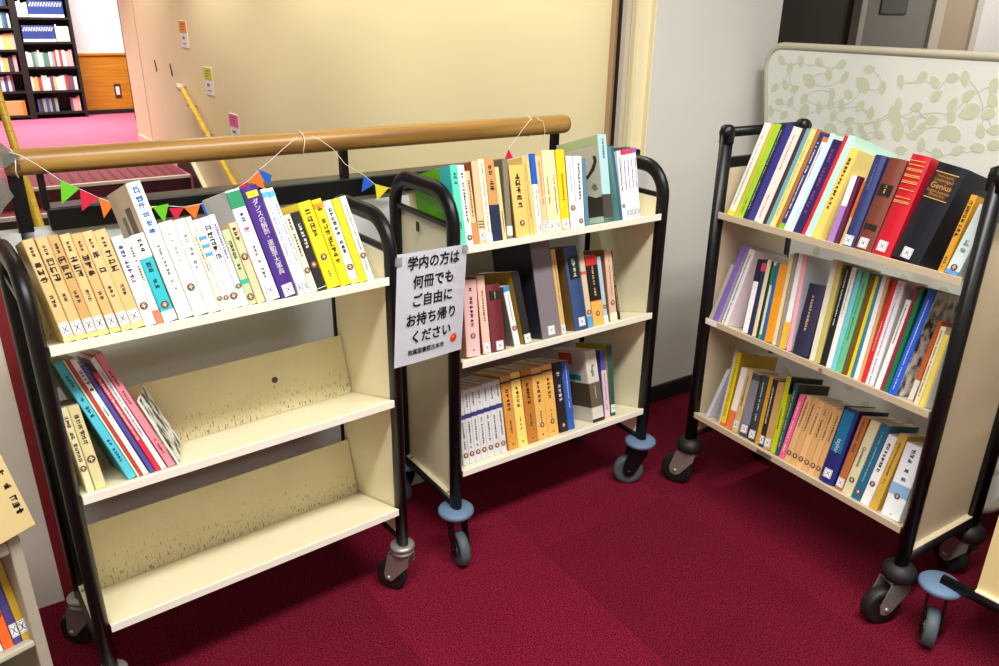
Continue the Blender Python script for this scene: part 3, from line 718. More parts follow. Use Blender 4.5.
rows1m = [
 (87.5, 95, 60, 412, D((226, 214, 168), dot=.28, tx=[(K, .35, .9, .006)], h=.172), 'narrow cream paperback at the far left,'),
 (96, 107, 66, 404, D((206, 196, 142), dot=.36, tx=[((80, 70, 40), .5, .9, .008)], h=.172), 'olive-cream paperback under the leaning magazines,'),
 (129, 137.5, 52.6, 363.7, D((74, 186, 206), tx=[((20, 60, 90), .76, .88, .005), ((20, 60, 90), .5, .7, .007), ((20, 60, 90), .14, .34, .005)], lc=(60, 130, 136), w=.19), 'leaning turquoise magazine,'),
 (138, 140, 56, 364, D((206, 220, 196), w=.19), 'thin pale green leaning booklet,'),
 (140.5, 143.5, 60, 365.8, D((196, 56, 40), w=.19), 'thin brick red leaning booklet,'),
 (144, 149.5, 63, 363.7, D((240, 238, 236), tx=[(K, .72, .9, .006), (K, .5, .6, .003)], w=.19), 'leaning white booklet with a black title,'),
 (151, 155.8, 75.7, 369, D((70, 70, 150), w=.19, rc=K), 'leaning violet-blue booklet,'),
 (156.5, 161.5, 89.4, 377.3, D((212, 36, 60), tx=[(WT, .3, .95, .004)], w=.18), 'leaning crimson booklet with white print,'),
 (162, 167.5, 86, 362, D((236, 226, 230), tx=[((120, 110, 110), .3, .9, .003)], w=.19), 'leaning pinkish white booklet,'),
 (169, 176.5, 90.5, 357.4, D((226, 130, 146), tx=[((90, 20, 40), .55, .85, .004), ((90, 20, 40), .1, .25, .004)], w=.19), 'leaning rose pink magazine,'),
 (178, 180, 137, 402, D((226, 226, 222), yaw=-.3, w=.15, rc='news'), 'black and white printed leaflet slumped on the pink magazine,'),
]
shelf_row(C1, 1, rows1m, "left truck's middle shelf", 'books on the left truck', d0=.02)

# --- middle truck
rows2 = [
 (459.5, 466.5, 449.5, 165.5, D((90, 214, 180), lc=(112, 196, 24), gloss=1, patch=[('l', .01, .28, .001, .999, (70, 206, 210))], tx=[((20, 90, 110), .72, .92, .008), ((20, 90, 110), .2, .3, .004)], b=[], w=.2), 'big turquoise and lime green book by the arched end,'),
 (467.5, 474, 457.4, 165.6, D(WT, dot=.1, tx=[(K, .25, .95, .006)]), 'slim white paperback next to the turquoise book,'),
 (474.5, 479.3, 464.9, 171.4, D((234, 190, 140), tx=[(K, .35, .88, .005)], b=[(0, .3, (236, 140, 80))]), 'slim orange-footed paperback,'),
 (480, 486.4, 471.5, 161.5, D((208, 186, 142), lc=(150, 70, 44), lab=.1, lines=[.27, .235, .2], linec=K), 'beige book with three black bars,'),
 (487, 493, 478, 159.8, D((226, 222, 200), b=[(0, .1, (222, 226, 214))], tx=[((170, 165, 140), .1, .95, .004)]), 'marbled off-white book,'),
 (493.8, 503, 483.5, 159, D((196, 146, 86), b=[(0, .44, (30, 40, 72))], tx=[(K, .6, .92, .010)]), 'tan book with a navy lower half,'),
 (503.4, 507.3, 494, 167.3, D((226, 202, 140), tx=[(K, .1, .4, .003)]), 'thin cream book beside the tan and navy one,'),
 (508, 513, 502.6, 159.5, D((126, 118, 96), lc=(110, 104, 88), b=[(.04, .16, (210, 214, 210))]), 'tall grey-brown book,'),
 (517, 530.5, 509, 166.4, D((226, 190, 104), lc=(120, 92, 56), dot=.19, hard=0, tx=[(K, .38, .9, .014), (K, .05, .09, .006)]), 'thick yellow-cream boxed dictionary,'),
 (531, 534.4, 522, 157, D((222, 190, 112), tx=[((150, 120, 60), .2, .9, .003)]), 'thin straw-coloured volume nearest the boxed dictionary,'),
 (534.8, 537.6, 526, 157.4, D((228, 198, 124)), 'thin straw-coloured volume left of the blue one,'),
 (538, 543, 529.3, 154, D((244, 244, 240), b=[(.62, 1, (24, 92, 190))], lab=.08, tx=[((60, 60, 120), .2, .55, .004)]), 'white paperback with a blue upper half,'),
 (543.5, 549, 535, 153, D((240, 194, 146), lab=.08, tx=[((170, 90, 60), .35, .9, .004)], b=[(.96, 1, (240, 170, 60))]), 'peach paperback,'),
 (549.4, 555.6, 541.5, 151, D((244, 220, 172), lab=.07, tx=[(K, .3, .68, .004)]), 'cream paperback nearest the peach one,'),
 (556, 562, 547.5, 150.7, D((246, 224, 178), lab=.07, tx=[(K, .2, .7, .004)]), 'cream paperback nearest the yellow one,'),
 (562.4, 570.5, 555.8, 150.3, D((248, 204, 20), lab=.07, tx=[((120, 80, 10), .35, .7, .005)]), 'bright yellow paperback,'),
 (571.5, 577.5, 566, 156.7, D((242, 240, 240), lc=(60, 40, 60), dot=.28, tx=[((90, 90, 110), .5, .9, .003)]), 'white paperback right of the yellow one,'),
 (578, 585, 574.5, 157, D((246, 246, 246), dot=.08, tx=[(K, .35, .9, .007)]), 'white paperback with heavy black title,'),
 (586, 589.6, 582, 159, D((84, 128, 148)), 'thin slate blue paperback,'),
 (605, 613, 598, 135, D((176, 214, 220), lc=(196, 194, 176), gloss=1, tx=[((70, 80, 90), .7, .95, .006)], w=.19, d0=.03, b=[(0, .32, (70, 66, 60)), (0, .05, (150, 196, 190))],
   patch=[('l', .02, .98, .90, .995, (176, 196, 140)), ('l', .02, .98, .0, .06, (160, 200, 190))], poly=[([(.42,.55),(.30,.57),(.2,.64),(.14,.71),(.16,.77),(.09,.77),(.07,.70),(.14,.61),(.28,.53),(.42,.50)], (44, 40, 40)), ([(.02,.07),(.46,.07),(.48,.22),(.42,.29),(.33,.33),(.24,.31),(.16,.29),(.02,.30)], (46, 42, 42)), ([(.24,.42),(.18,.46),(.12,.44),(.1,.39),(.17,.37)], (120, 116, 110)), ([(.78,.70),(.62,.73),(.60,.69),(.74,.66)], (60, 50, 44))]), 'tallest pale blue book with a photographic cover,'),
 (614, 616.5, 604, 146.5, D((40, 96, 130), lc=(110, 160, 150)), 'thin teal-blue book,'),
 (617, 620.8, 610.6, 151.8, D((236, 238, 238), tx=[(K, .4, .9, .004)], dot=.2), 'thin white book beside the teal-blue one,'),
] + [(621.2+i*4.15, 621.2+i*4.15+3.95, 616+i*4.1, 151-i*.8, D((240, 236, 242), b=[(.93, 1, ((214, 50, 90), (220, 70, 120), (206, 60, 100), (150, 100, 200))[i])], lab=.09, tx=[((80, 80, 160), .4, .85, .004)]),
   ('first', 'second', 'third', 'last')[i] + ' of four matching white comics with ' + ('red' if i < 3 else 'violet') + ' heads,') for i in range(4)]
shelf_row(C2, 0, rows2, "middle truck's top shelf", 'books on the middle truck', d0=.012)
rows2m = [
 (467.6, 481, 463, 282, D((226, 178, 176), lc=(150, 110, 76), dot=.27, tx=[(K, .35, .9, .009), (K, .05, .1, .005)]), 'pale pink book half behind the notice,'),
 (484, 491.5, 475.7, 277, D((222, 186, 164), lc=(120, 36, 36), lab=.08, tx=[(K, .4, .85, .005)]), 'pinkish beige book with a dark red cover,'),
 (492.5, 506, 485.6, 286, D((104, 28, 38), hard=1, lab=.08, b=[(.77, .90, K)], tx=[((200, 180, 150), .78, .89, .005)]), 'maroon hardback with a black title block,'),
 (515.4, 520.8, 503, 287, D((238, 236, 230), lc=(110, 104, 100), b=[(.91, 1, (60, 130, 196))], dot=.3, tx=[((100, 100, 100), .4, .85, .003)]), 'thin white book with a blue head,'),
 (525, 532, 511.5, 272.4, D((30, 27, 28), lc=(170, 132, 40), lab=.07, w=.19, b=[]), 'black-spined book with an ochre cover,'),
 (543, 561.5, 530, 244.5, D((122, 112, 118), lc=(30, 34, 46), lab=.07, w=.2, h=.288, solid=(40, 40, 48)), 'huge dark grey slipcase,'),
 (562, 566.5, 549.5, 250, D((206, 172, 112), lab=.06, tx=[((160, 70, 40), .3, .9, .003)]), 'thin tan book against the grey slipcase,'),
 (575.5, 588, 563, 248, D((44, 70, 116), hard=1, lc=(120, 92, 40), lab=.10, b=[(.62, .88, (18, 26, 24))], tx=[((206, 216, 206), .63, .87, .011)]), 'navy blue hardback with an oval black title panel,'),
 (588.6, 593.5, 578.5, 252, D((206, 190, 160), dot=.2, b=[(0, .15, (90, 150, 206)), (.7, .74, (214, 80, 80))]), 'thin beige book next to the navy hardback,'),
 (594, 604.5, 585, 256.5, D((206, 40, 44), b=[(.36, .86, (24, 20, 20)), (0, .35, (224, 172, 80))], tx=[((226, 196, 150), .4, .84, .006)], dot=.17), 'red and black paperback with a golden foot,'),
 (605, 608.6, 597, 257, D((170, 196, 206), dot=.25, b=[(0, .12, WT)]), 'thin pale blue paperback,'),
 (611, 617.5, 604.5, 250, D((214, 176, 152), lc=(150, 110, 70), dot=.26, tx=[((110, 80, 60), .35, .9, .003)], b=[(0, .12, (232, 222, 190))]), 'pinkish tan paperback near the end panel,'),
 (618, 621, 609.4, 251.5, D((30, 26, 24), tx=[((206, 180, 110), .1, .95, .004)], d0=.03), 'thin black and gold paperback at the right end,'),
]
shelf_row(C2, 1, rows2m, "middle truck's middle shelf", 'books on the middle truck', d0=.02)
xb = (464, 470, 476, 482.3, 488.6, 495.2, 501.4, 507.6)
rows2b = [(xb[i], xb[i+1]-.3, 456.5+i*6.15, 393.3-i*2.0, D((206, 204, 206), dot=.13, b=[(.62, .68, (44, 54, 110))], tx=[(K, .74, .95, .005), (K, .2, .58, .005)]), ORD[i] + ' of seven matching white volumes with a blue band,') for i in range(7)]
tb = (509.4, 519, 528.6, 538.8, 549, 559.5); tt = ((500, 377.5), (510, 374), (520.5, 371.4), (531, 369.7), (541, 366.2)); tcl = ((206, 142, 62), (240, 208, 110), (180, 116, 44), (224, 174, 92), (226, 172, 84))
tname = ('orange-tan', 'pale yellow', 'dark brown-tan', 'light tan', 'golden tan')
rows2b += [(tb[i], tb[i+1]-.3, *tt[i], D(tcl[i], **({'dot': .2} if i > 2 else {}), tx=[(K, .48, .82, .010), (K, .2, .4, .005), (K, .04, .08, .005)], b=[(.90, .925, K)]), tname[i] + ' history volume of the five-volume set,') for i in range(5)]
rows2b += [
 (560.5, 568.3, 552.5, 363.5, D((26, 22, 26), tx=[((226, 220, 220), .4, .92, .010)], dot=.1), 'black paperback with big white characters,'),
 (569, 575.3, 561.5, 362, D((44, 84, 170), tx=[((210, 220, 240), .3, .95, .004)], lc=(60, 140, 190)), 'royal blue paperback,'),
 (594, 604.6, 584.5, 352, D((206, 202, 190), lc=(206, 200, 188), hard=0, d0=.025, w=.17, b=[(.21, .55, (96, 86, 66)), (0, .045, (28, 26, 26))], text=[('Roget', K, .72, .016, 'r')], tx=[((206, 196, 170), .3, .5, .005)],
   patch=[('l', .0, .95, .21, .55, (74, 64, 48)), ('l', .4, .8, .80, .96, (220, 70, 30)), ('l', .2, .95, .58, .66, (20, 130, 130))]), 'fat white paperback thesaurus with brown lower part,'),
 (605.5, 610, 600, 350.8, D((80, 76, 160), b=[(0, .7, (222, 190, 200))], tx=[(K, .1, .65, .003)]), 'thin violet and pink paperback,'),
 (611, 616.4, 606.8, 345.5, D((44, 78, 74), lab=.1, lc=(190, 190, 40), d0=.03), 'dark green book at the right end,'),
]
shelf_row(C2, 2, rows2b, "middle truck's bottom shelf", 'books on the middle truck', d0=.035)

# --- right truck
rows3 = [
 (727, 733, 764.5, 123, D((240, 238, 226), b=[(0, .05, (236, 220, 60))], tx=[((120, 120, 120), .1, .9, .003)], w=.2), 'thin white booklet at the far left,'),
 (733.3, 737, 768.5, 123, D((196, 188, 60), w=.2), 'thin olive yellow booklet,'),
 (737.3, 742, 773, 123, D((160, 206, 40), w=.2, tx=[(K, .03, .2, .003)]), 'thin lime green booklet,'),
 (742.4, 746.4, 778, 124.4, D((22, 24, 60), w=.2, tx=[(WT, .1, .95, .002)]), 'thin dark navy booklet,'),
 (746.8, 753, 783, 123.5, D((52, 54, 132), w=.2, gloss=1), 'indigo magazine,'),
 (753.4, 761.5, 788, 126, D((242, 222, 210), w=.2, tx=[((150, 110, 100), .55, .93, .004), ((150, 110, 100), .05, .3, .003)]), 'pale pink magazine with a printed spine,'),
 (762, 765.2, 796, 127, D((60, 40, 50), w=.19), 'thin dark plum booklet,'),
 (765.5, 769, 799, 127, D((110, 160, 176), w=.19), 'thin grey-blue booklet,'),
 (769.3, 774.5, 803.4, 127.8, D((222, 214, 130), w=.19, tx=[((140, 130, 60), .1, .9, .002)]), 'pale yellow booklet,'),
 (774.8, 778.3, 810, 128, D((170, 106, 50), w=.19), 'thin brown booklet,'),
 (778.6, 783, 814, 131, D((40, 48, 110), w=.19, tx=[(WT, .1, .9, .004)], b=[(0, .06, (120, 190, 40))]), 'dark blue booklet with white characters,'),
 (783.3, 787.5, 818, 136, D((244, 244, 244), w=.18, tx=[(K, .5, .9, .003)], b=[(.95, 1, (240, 120, 50))]), 'thin white booklet with an orange head,'),
 (787.8, 792, 824, 132, D((196, 226, 230), w=.19), 'thin ice-blue booklet,'),
 (792.4, 800.4, 827, 138.5, D((44, 36, 88), gloss=1, tx=[((150, 70, 160), .2, .9, .007)], w=.19), 'dark violet glossy book,'),
 (800.8, 803.9, 835.7, 134, D((206, 26, 44), w=.2), 'thin scarlet booklet,'),
 (804.3, 810.6, 842, 134, D((186, 228, 216), rc=(190, 230, 218), w=.205), 'big mint green magazine,'),
 (811, 818, 845, 147, D((238, 206, 98), rc=(236, 214, 130), tx=[(K, .3, .9, .008)], w=.2, solid=(226, 204, 130)), 'tall yellow cardboard-covered volume,'),
 (827.4, 832.8, 851.3, 175, D((232, 226, 242), b=[(0, .55, (160, 120, 196))], d0=.02), 'small white and lilac paperback,'),
 (833.1, 836.4, 857, 175.7, D((92, 24, 60), d0=.02), 'small wine-red paperback,'),
 (836.7, 841.3, 864, 174, D((228, 196, 130), b=[(.4, .9, (232, 110, 30))], d0=.03), 'small orange and cream paperback,'),
 (842, 852.6, 875.7, 154.7, D((36, 50, 104), hard=1, lab=.07, tx=[((120, 140, 190), .6, .9, .003)]), 'navy cloth hardback,'),
 (853.6, 870.2, 890, 158, D((112, 52, 38), hard=1, lab=.08, b=[(.60, .72, (30, 24, 18)), (.23, .29, (40, 26, 18))], tx=[((206, 176, 110), .61, .71, .005)]), 'brown hardback dictionary with black title panels,'),
 (871, 889, 912.5, 154.7, D((190, 24, 40), hard=1, gloss=1, lab=.09, lines=[.94, .90, .86, .845, .80, .785, .74, .725, .66, .58, .545, .53]), 'bright red hardback dictionary with gold lines,'),
 (890.5, 918.5, 938, 165, D((22, 24, 34), hard=1, gloss=1, lab=.08, b=[(.66, .90, (74, 42, 30))], lines=[.91, .65], text=[('Genius', (226, 180, 100), .775, .018, 'h'), ('Unabridged', (206, 160, 90), .835, .0095, 'h'), ("TAISHUKAN'S", (206, 160, 90), .872, .006, 'h'), ('English-Japanese', (206, 160, 90), .722, .0085, 'h'), ('Dictionary', (206, 160, 90), .688, .0085, 'h')]), 'very thick black dictionary with gold lettering,'),
 (937, 943, 971, 194.6, D((206, 148, 40), tx=[(K, .45, .93, .008), (K, .05, .2, .004)]), 'ochre paperback with spaced characters,'),
 (944, 957, 974, 204, D((206, 222, 220), dot=.1, b=[(0, .06, (90, 150, 210))], lean=.10, tx=[((140, 160, 170), .3, .5, .012)], w=.15), 'pale blue paperback against the right end,'),
]
for i, r_ in enumerate(rows3):
    pass
shelf_row(C3, 0, rows3, "right truck's top shelf", 'books on the right truck', d0=.012)
rows3m = [
 (705, 708.3, 727, 263.3, D((176, 170, 164), w=.18), 'thin grey booklet leaning at the left end,'),
 (708.8, 713.8, 738, 242.6, D((134, 104, 186), rc=(196, 194, 206), w=.2), 'violet-spined magazine with a silver cover,'),
 (721, 726, 749.5, 249, D((232, 230, 232), tx=[(K, .0, 1, .004)], rc=(232, 214, 222), patch=[('r', .3, .8, .52, .64, (190, 90, 140))], w=.2), 'magazine with a black and white striped spine,'),
 (742, 746.6, 758, 259, D((240, 240, 240), b=[(.7, 1, (40, 36, 44))], w=.17), 'thin white booklet with a dark head,'),
 (747, 751.2, 762, 259, D((36, 42, 84), b=[(.84, .95, (206, 60, 110))], w=.17), 'thin navy booklet with a magenta mark,'),
 (751.5, 754.9, 767, 259.7, D((224, 210, 170), w=.17), 'thin buff booklet,'),
 (755.2, 757.5, 770, 261, D((30, 32, 36), w=.17), 'thin black booklet,'),
 (757.8, 760, 772.5, 261.5, D((206, 216, 190), b=[(.7, .95, (40, 130, 70)), (0, .06, (60, 160, 90))], w=.17), 'thin pale booklet with a green head,'),
 (760.3, 763.4, 775.7, 262.4, D((30, 96, 160), w=.17), 'thin medium blue booklet,'),
 (763.8, 771, 779.4, 263.3, D((232, 152, 20), w=.17), 'orange paperback,'),
 (771.4, 774.8, 786.5, 253.4, D((228, 212, 160), w=.19), 'thin cream booklet with a yellowed spine,'),
 (775.1, 779.2, 790, 252.5, D((150, 140, 140), tx=[((226, 200, 90), .1, .95, .003)], w=.19), 'thin grey and yellow booklet,'),
 (779.5, 783.8, 795, 253.4, D((240, 240, 240), b=[(0, .28, (240, 190, 30))], w=.19), 'thin white booklet with a yellow foot,'),
 (786, 789.5, 803, 254.7, D((240, 170, 180), rc=(206, 208, 220), w=.19), 'thin rose booklet,'),
 (792, 807.3, 809.8, 283, D((36, 34, 66), hard=1, tx=[((206, 180, 130), .3, .85, .007)], rc=(40, 38, 70)), 'dark aubergine hardback with gold characters,'),
 (808.6, 813.5, 831, 259, D((226, 220, 200), w=.19), 'thick ivory booklet,'),
 (813.8, 818.8, 837, 261, D((196, 184, 100), w=.19), 'olive-straw booklet,'),
 (819.2, 825, 846, 265, D((22, 22, 26), tx=[(WT, .4, .95, .003)], w=.18), 'black booklet with white print,'),
 (825.4, 830, 852, 267, D((238, 240, 238), tx=[(K, .5, .9, .002)], w=.18), 'white booklet right of the black one,'),
 (830.4, 834.5, 858.8, 269.4, D((110, 206, 214), w=.18), 'light cyan booklet,'),
 (834.9, 840.8, 864, 271.5, D((106, 190, 140), tx=[((30, 80, 50), .3, .9, .003)], w=.18), 'jade green booklet,'),
 (841.2, 846, 871, 273.6, D((108, 80, 20), w=.18), 'dark bronze booklet,'),
 (846.4, 849.4, 875.7, 275.7, D((236, 206, 30), w=.18), 'thin lemon yellow booklet,'),
 (849.7, 852.6, 879, 276, D((30, 130, 160), w=.18), 'thin peacock blue booklet,'),
 (853, 857, 882.5, 276, D((240, 240, 238), w=.18), 'white booklet beside the peacock blue one,'),
 (857.4, 860, 885.5, 275, D((220, 170, 120), rc=(206, 150, 96), w=.19), 'thin apricot booklet,'),
 (860.4, 864.4, 893.8, 279, D((222, 34, 36), tx=[(WT, .3, .6, .002)], w=.18), 'bright red booklet,'),
 (864.8, 872, 898, 280, D((236, 234, 240), tx=[((130, 120, 180), .0, 1, .003)], rc=(206, 204, 204), w=.18), 'white booklets with pale violet stripes,'),
 (874.2, 879, 906, 299.4, D((242, 242, 240), tx=[(K, .5, .95, .003)], w=.16), 'shorter white booklet,'),
 (879.4, 882.2, 915, 286, D((160, 30, 60), w=.18), 'thin cherry booklet,'),
 (882.6, 887, 920, 286, D((20, 112, 64), w=.18), 'bottle green booklet,'),
 (887.4, 895, 929, 288, D((30, 90, 206), tx=[(WT, .05, .9, .003)], rc='news', gloss=1, w=.19), 'cobalt blue magazine with a newsprint cover,'),
 (908, 912.5, 938, 320, D((196, 92, 36), b=[(.0, .25, (220, 216, 206))], w=.16, d0=.05), 'rust orange booklet by the right end,'),
 (913, 917.8, 941, 326, D((226, 214, 176), tx=[(K, .1, .95, .003)], w=.16), 'thin dotted cream booklet by the right end,'),
 (918.2, 923.5, 943, 334, D((226, 206, 90), w=.14, rc=WT), 'short yellow and white booklet at the right end,'),
]
shelf_row(C3, 1, rows3m, "right truck's middle shelf", 'books on the right truck', d0=.012)
rows3b = [
 (705, 707.6, 727, 369, D((196, 200, 206), rc=(200, 204, 212), w=.17), 'thin silver pamphlet slumped at the left end,'),
 (717.4, 719.4, 730, 348, D((206, 200, 196), tx=[(K, 0, 1, .002)], w=.19), 'thin spiral-bound notebook,'),
 (719.7, 724, 736, 351.7, D((226, 200, 20), rc=(190, 150, 20), b=[(0, .04, (226, 110, 40))], tx=[((150, 120, 20), .1, .9, .004)], w=.19), 'yellow spiral-patterned book with an ochre cover,'),
 (725.5, 730.8, 741.5, 367, D((238, 230, 224), b=[(.0, .3, (228, 120, 60))], w=.13), 'white paperback with an orange foot,'),
 (731.2, 736.4, 745.5, 368, D((206, 176, 120), lab=.12, tx=[((110, 80, 40), .4, .9, .005)], w=.13), 'beige paperback with crossed label,'),
 (738.7, 746, 750, 372.4, D((70, 68, 76), lab=.12, b=[(.2, .9, (130, 128, 140))], w=.13), 'grey and black paperback,'),
 (747.4, 753.8, 755, 373.3, D((52, 62, 66), lab=.1, tx=[(WT, .3, .9, .004)], w=.13), 'dark slate paperback,'),
 (754.2, 757.8, 762, 375, D((206, 152, 24), w=.13), 'thin ochre paperback,'),
 (758.1, 762.4, 767, 377.8, D((30, 30, 32), lab=.1, tx=[(WT, .3, .9, .004)], w=.13), 'thin black paperback with small white title,'),
 (762.8, 769, 773, 380.5, D((196, 156, 90), lab=.1, w=.13), 'tan paperback beside the lime one,'),
 (769.4, 774, 778.5, 374, D((190, 200, 20), tx=[(K, .3, .6, .004)], rc=(190, 202, 24), patch=[('r', .0, 1, .78, 1, (20, 20, 20)), ('r', .1, .7, .86, .93, (120, 120, 110))], w=.16), 'lime green book with a black-topped cover,'),
 (774.4, 778, 795, 383, D((40, 80, 90), tx=[((190, 210, 210), .1, .9, .004)], w=.16, rc=(50, 64, 62)), 'dark teal book with white lettering,'),
 (778.4, 783.2, 800, 394, D((236, 96, 150), tx=[(WT, .1, .9, .004)], w=.14), 'hot pink paperback,'),
]
xb = (783.6, 789.4, 795, 801, 807, 813, 818); tp = ((807, 395), (813.5, 397), (819, 400), (824.5, 402.5), (829.5, 405), (834.5, 408))
rows3b += [(xb[i], xb[i+1]-.3, *tp[i], D(((222, 176, 118), (216, 168, 108), (226, 182, 124), (214, 166, 106), (220, 174, 116), (212, 164, 104))[i], dot=.13, tx=[((90, 60, 30), .5, .92, .005)], w=.12), ORD[i] + ' of six matching tan pocket volumes,') for i in range(6)]
rows3b += [
 (818.8, 832.6, 844, 405, D((30, 36, 110), hard=1, gloss=1, lab=.13, b=[(.42, .96, (24, 112, 160))], text=[('taylor', WT, .5, .017, 'r')]), 'navy blue textbook with a turquoise panel,'),
 (834.3, 841.2, 862, 415.6, D((176, 104, 54), lab=.1, tx=[((70, 30, 10), .5, .95, .005)], w=.15), 'rust brown paperback,'),
 (841.6, 850.3, 871, 419.5, D((214, 208, 168), dot=.2, text=[('Quotations', (80, 80, 60), .52, .0125, 'r')], w=.15), 'pale green-cream paperback with a sideways title,'),
 (850.8, 859.2, 882, 422.5, D((28, 100, 130), dot=.1, tx=[((150, 196, 206), .2, .9, .004)], w=.15), 'teal paperback,'),
 (859.7, 868, 888.5, 434, D((238, 236, 238), dot=.3, tx=[((60, 60, 60), .45, .95, .008)], w=.14), 'white paperback beside the teal one,'),
 (868.4, 876, 897.4, 432, D((206, 166, 66), tx=[((110, 80, 20), .3, .9, .005)], w=.14), 'gold paperback,'),
 (880.4, 898, 905.5, 441, D((236, 240, 244), dot=.3, b=[(.3, .46, (140, 180, 220))], tx=[((40, 60, 100), .45, .95, .010), (K, .03, .06, .004)], w=.15), 'thick white and sky blue paperback,'),
]
shelf_row(C3, 2, rows3b, "right truck's bottom shelf", 'books on the right truck', d0=.02)

# ------------------------------------------------------------------ paper notice hung between the left and middle trucks
P1 = C1.M @ Vector((C1.L/2+.015, -.014, 0)); P2 = C2.M @ Vector((-C2.L/2-.015, -.014, 0))
dn = (P2-P1); dn.z = 0; dn.normalize(); nn = Vector((dn.y, -dn.x, 0))
q = [hit(x, y, P1, nn) for x, y in ((392, 257), (462, 244), (466, 348), (399, 366))]
ctr = (q[0]+q[1]+q[2]+q[3])/4
ax = ((q[1]-q[0])+(q[2]-q[3])).normalized(); az = nn.cross(ax)
if az.z < 0: az = -az
ax = az.cross(nn) if az.cross(nn).dot(ax) > 0 else -az.cross(nn)
SW = ((q[1]-q[0]).length+(q[2]-q[3]).length)/2; SH = ((q[1]-q[2]).length+(q[0]-q[3]).length)/2
MS = frame(ctr, ax, -nn if False else (az.cross(ax)), az)
sg = thing('paper_notice', 'white paper notice in black Japanese lettering taped between two book trucks', 'notice', MS)
bm = NB(); n = 10
vs = [[bm.verts.new((SW*(i/n-.5), -.002*math.sin(math.pi*i/n), SH*(j/n-.5))) for i in range(n+1)] for j in range(n+1)]
for j in range(n):
    for i in range(n): bm.faces.new((vs[j][i], vs[j][i+1], vs[j+1][i+1], vs[j+1][i]))
bmesh.ops.solidify(bm, geom=bm.faces[:], thickness=.0004)
mesh_obj('sheet', bm, mat('notice_paper', (242, 245, 254), .7, var=.01), sg)
TM = lambda x, z: Matrix.Translation((x, -.0036, z)) @ Matrix.Rotation(math.pi/2, 4, 'X')
for i, (tx_, x, sz, z) in enumerate((('学内の方は', .0, .0335, .108), ('何冊でも', .002, .0335, .062), ('ご自由に', .0, .0335, .017), ('お持ち帰り', .0, .0335, -.029), ('ください', .0, .0335, -.073), ('附属図書館古本市', -.014, .0148, -.108))):
    text_mesh('lettering', tx_, sz, INK, sg, TM(x, z), bold=sz*.045, charsp=1.0)
bm = NB(); lathe(bm, [(.0001, -.0012), (.010, -.0012), (.011, 0)], 'Y', 20); o = mesh_obj('red_emblem', bm, cm((222, 50, 24)), sg); o.location = (.078, -.0024, -.098)
bm = NB(); lathe(bm, [(.0001, -.0006), (.004, -.0006)], 'Y', 12); e = mesh_obj('highlight', bm, cm((250, 170, 40)), o); e.location = (-.003, -.0012, .003)
bm = NB(); prism(bm, [(0, -.001, .008), (.009, -.001, .014), (.004, -.001, .007)], (0, .0008, 0)); mesh_obj('leaf', bm, cm((90, 60, 30)), o)
TAPE = mat('clear_tape', (206, 212, 214), .2, var=0, transmission=.7)
for (x, z) in ((-SW/2+.004, SH/2-.02), (SW/2-.006, SH/2-.015)): rbox('tape', (x-.012, x+.008, -.0036, -.0032, z-.006, z+.014), TAPE, sg)

# ------------------------------------------------------------------ leaf-patterned screen behind the right truck
ang = math.radians(-66); SX = Vector((math.cos(ang), math.sin(ang), 0)); SN = Vector((SX.y, -SX.x, 0))   # SN toward the camera side?
P0 = Vector((.945, 3.0, 0)); 
if (CAM-P0).dot(SN) < 0: SN = -SN
SM = frame(P0, SX, -SN, Z)
scr = thing('partition_screen', 'pale standing partition screen with a green leaf print behind the right truck', 'partition screen', SM)
SWd, SHt = 1.45, 1.366
def rrect(x0, x1, z0, z1, r, n=7):
    out = []
    for cx, cz, a0 in ((x1-r, z1-r, 0), (x0+r, z1-r, 90), (x0+r, z0+r, 180), (x1-r, z0+r, 270)):
        out += [(cx+r*math.cos(math.radians(a0+90*k/n)), cz+r*math.sin(math.radians(a0+90*k/n))) for k in range(n+1)]
    return [(x + (.2*(SHt-z) if x < SWd/2 else -.2*(SHt-z)), z) for x, z in out]
SCRM = mat('screen_cloth', (226, 228, 222), .35, var=.02, scale=4, coat=.2)
bm = NB(); prism(bm, [(x, 0, z) for x, z in rrect(.012, SWd-.012, .12, SHt-.012, .07)], (0, .02, 0)); mesh_obj('panel', bm, SCRM, scr)
ol = rrect(.0, SWd, .108, SHt, .085); bm = NB(); tube(bm, [(x, .008, z) for x, z in ol+[ol[0]]], .013, 10, cap=False); mesh_obj('frame', bm, mat('screen_frame', (188, 182, 160), .35, var=.08, scale=12), scr, True)
for x in (.4, SWd-.4):
    bm = NB(); box(bm, x-.02, x+.02, -.12, .14, 0, .03, bevel=.005); box(bm, x-.015, x+.015, 0, .02, .03, .12); mesh_obj('foot', bm, mat('screen_foot', (120, 118, 110), .5), scr)
leaves = [(160,232),(235,235),(305,240),(393,248),(343,290),(268,312,1),(405,298),(135,338),(193,262),(210,345),(175,328),(355,362),(248,380),(420,365),(153,393),(195,395),(248,432,1),(305,415),(350,402),(393,408),(475,328,1),(550,338),(498,268),(540,225),(658,243,1),(620,312),(703,298),(753,318),(783,245),(820,300),(755,372),(465,408),(505,437),(360,447),(420,468),(612,402),(597,445,1),(683,412),(740,463),(665,470),(530,478),(467,495),(820,405),(815,447),(610,505,1),(700,495),(350,500,1),(425,510),(540,520),(480,525),(880,370),(890,430,1),(975,390),(980,330),(785,520),(820,515,1),(670,520),(170,445),(120,430),(930,505),(870,300),(900,260),(960,440),(985,500),(700,560),(760,590),(840,580),(920,570),(620,580),(980,560)]
SMi = SM.inverted(); rnd = random.Random(3); cents = []
_have = [(p.x, p.z) for p in (SMi @ hit(740+l[0]/3.857, l[1]/3.857, P0, SN) for l in leaves)]; _ex = []
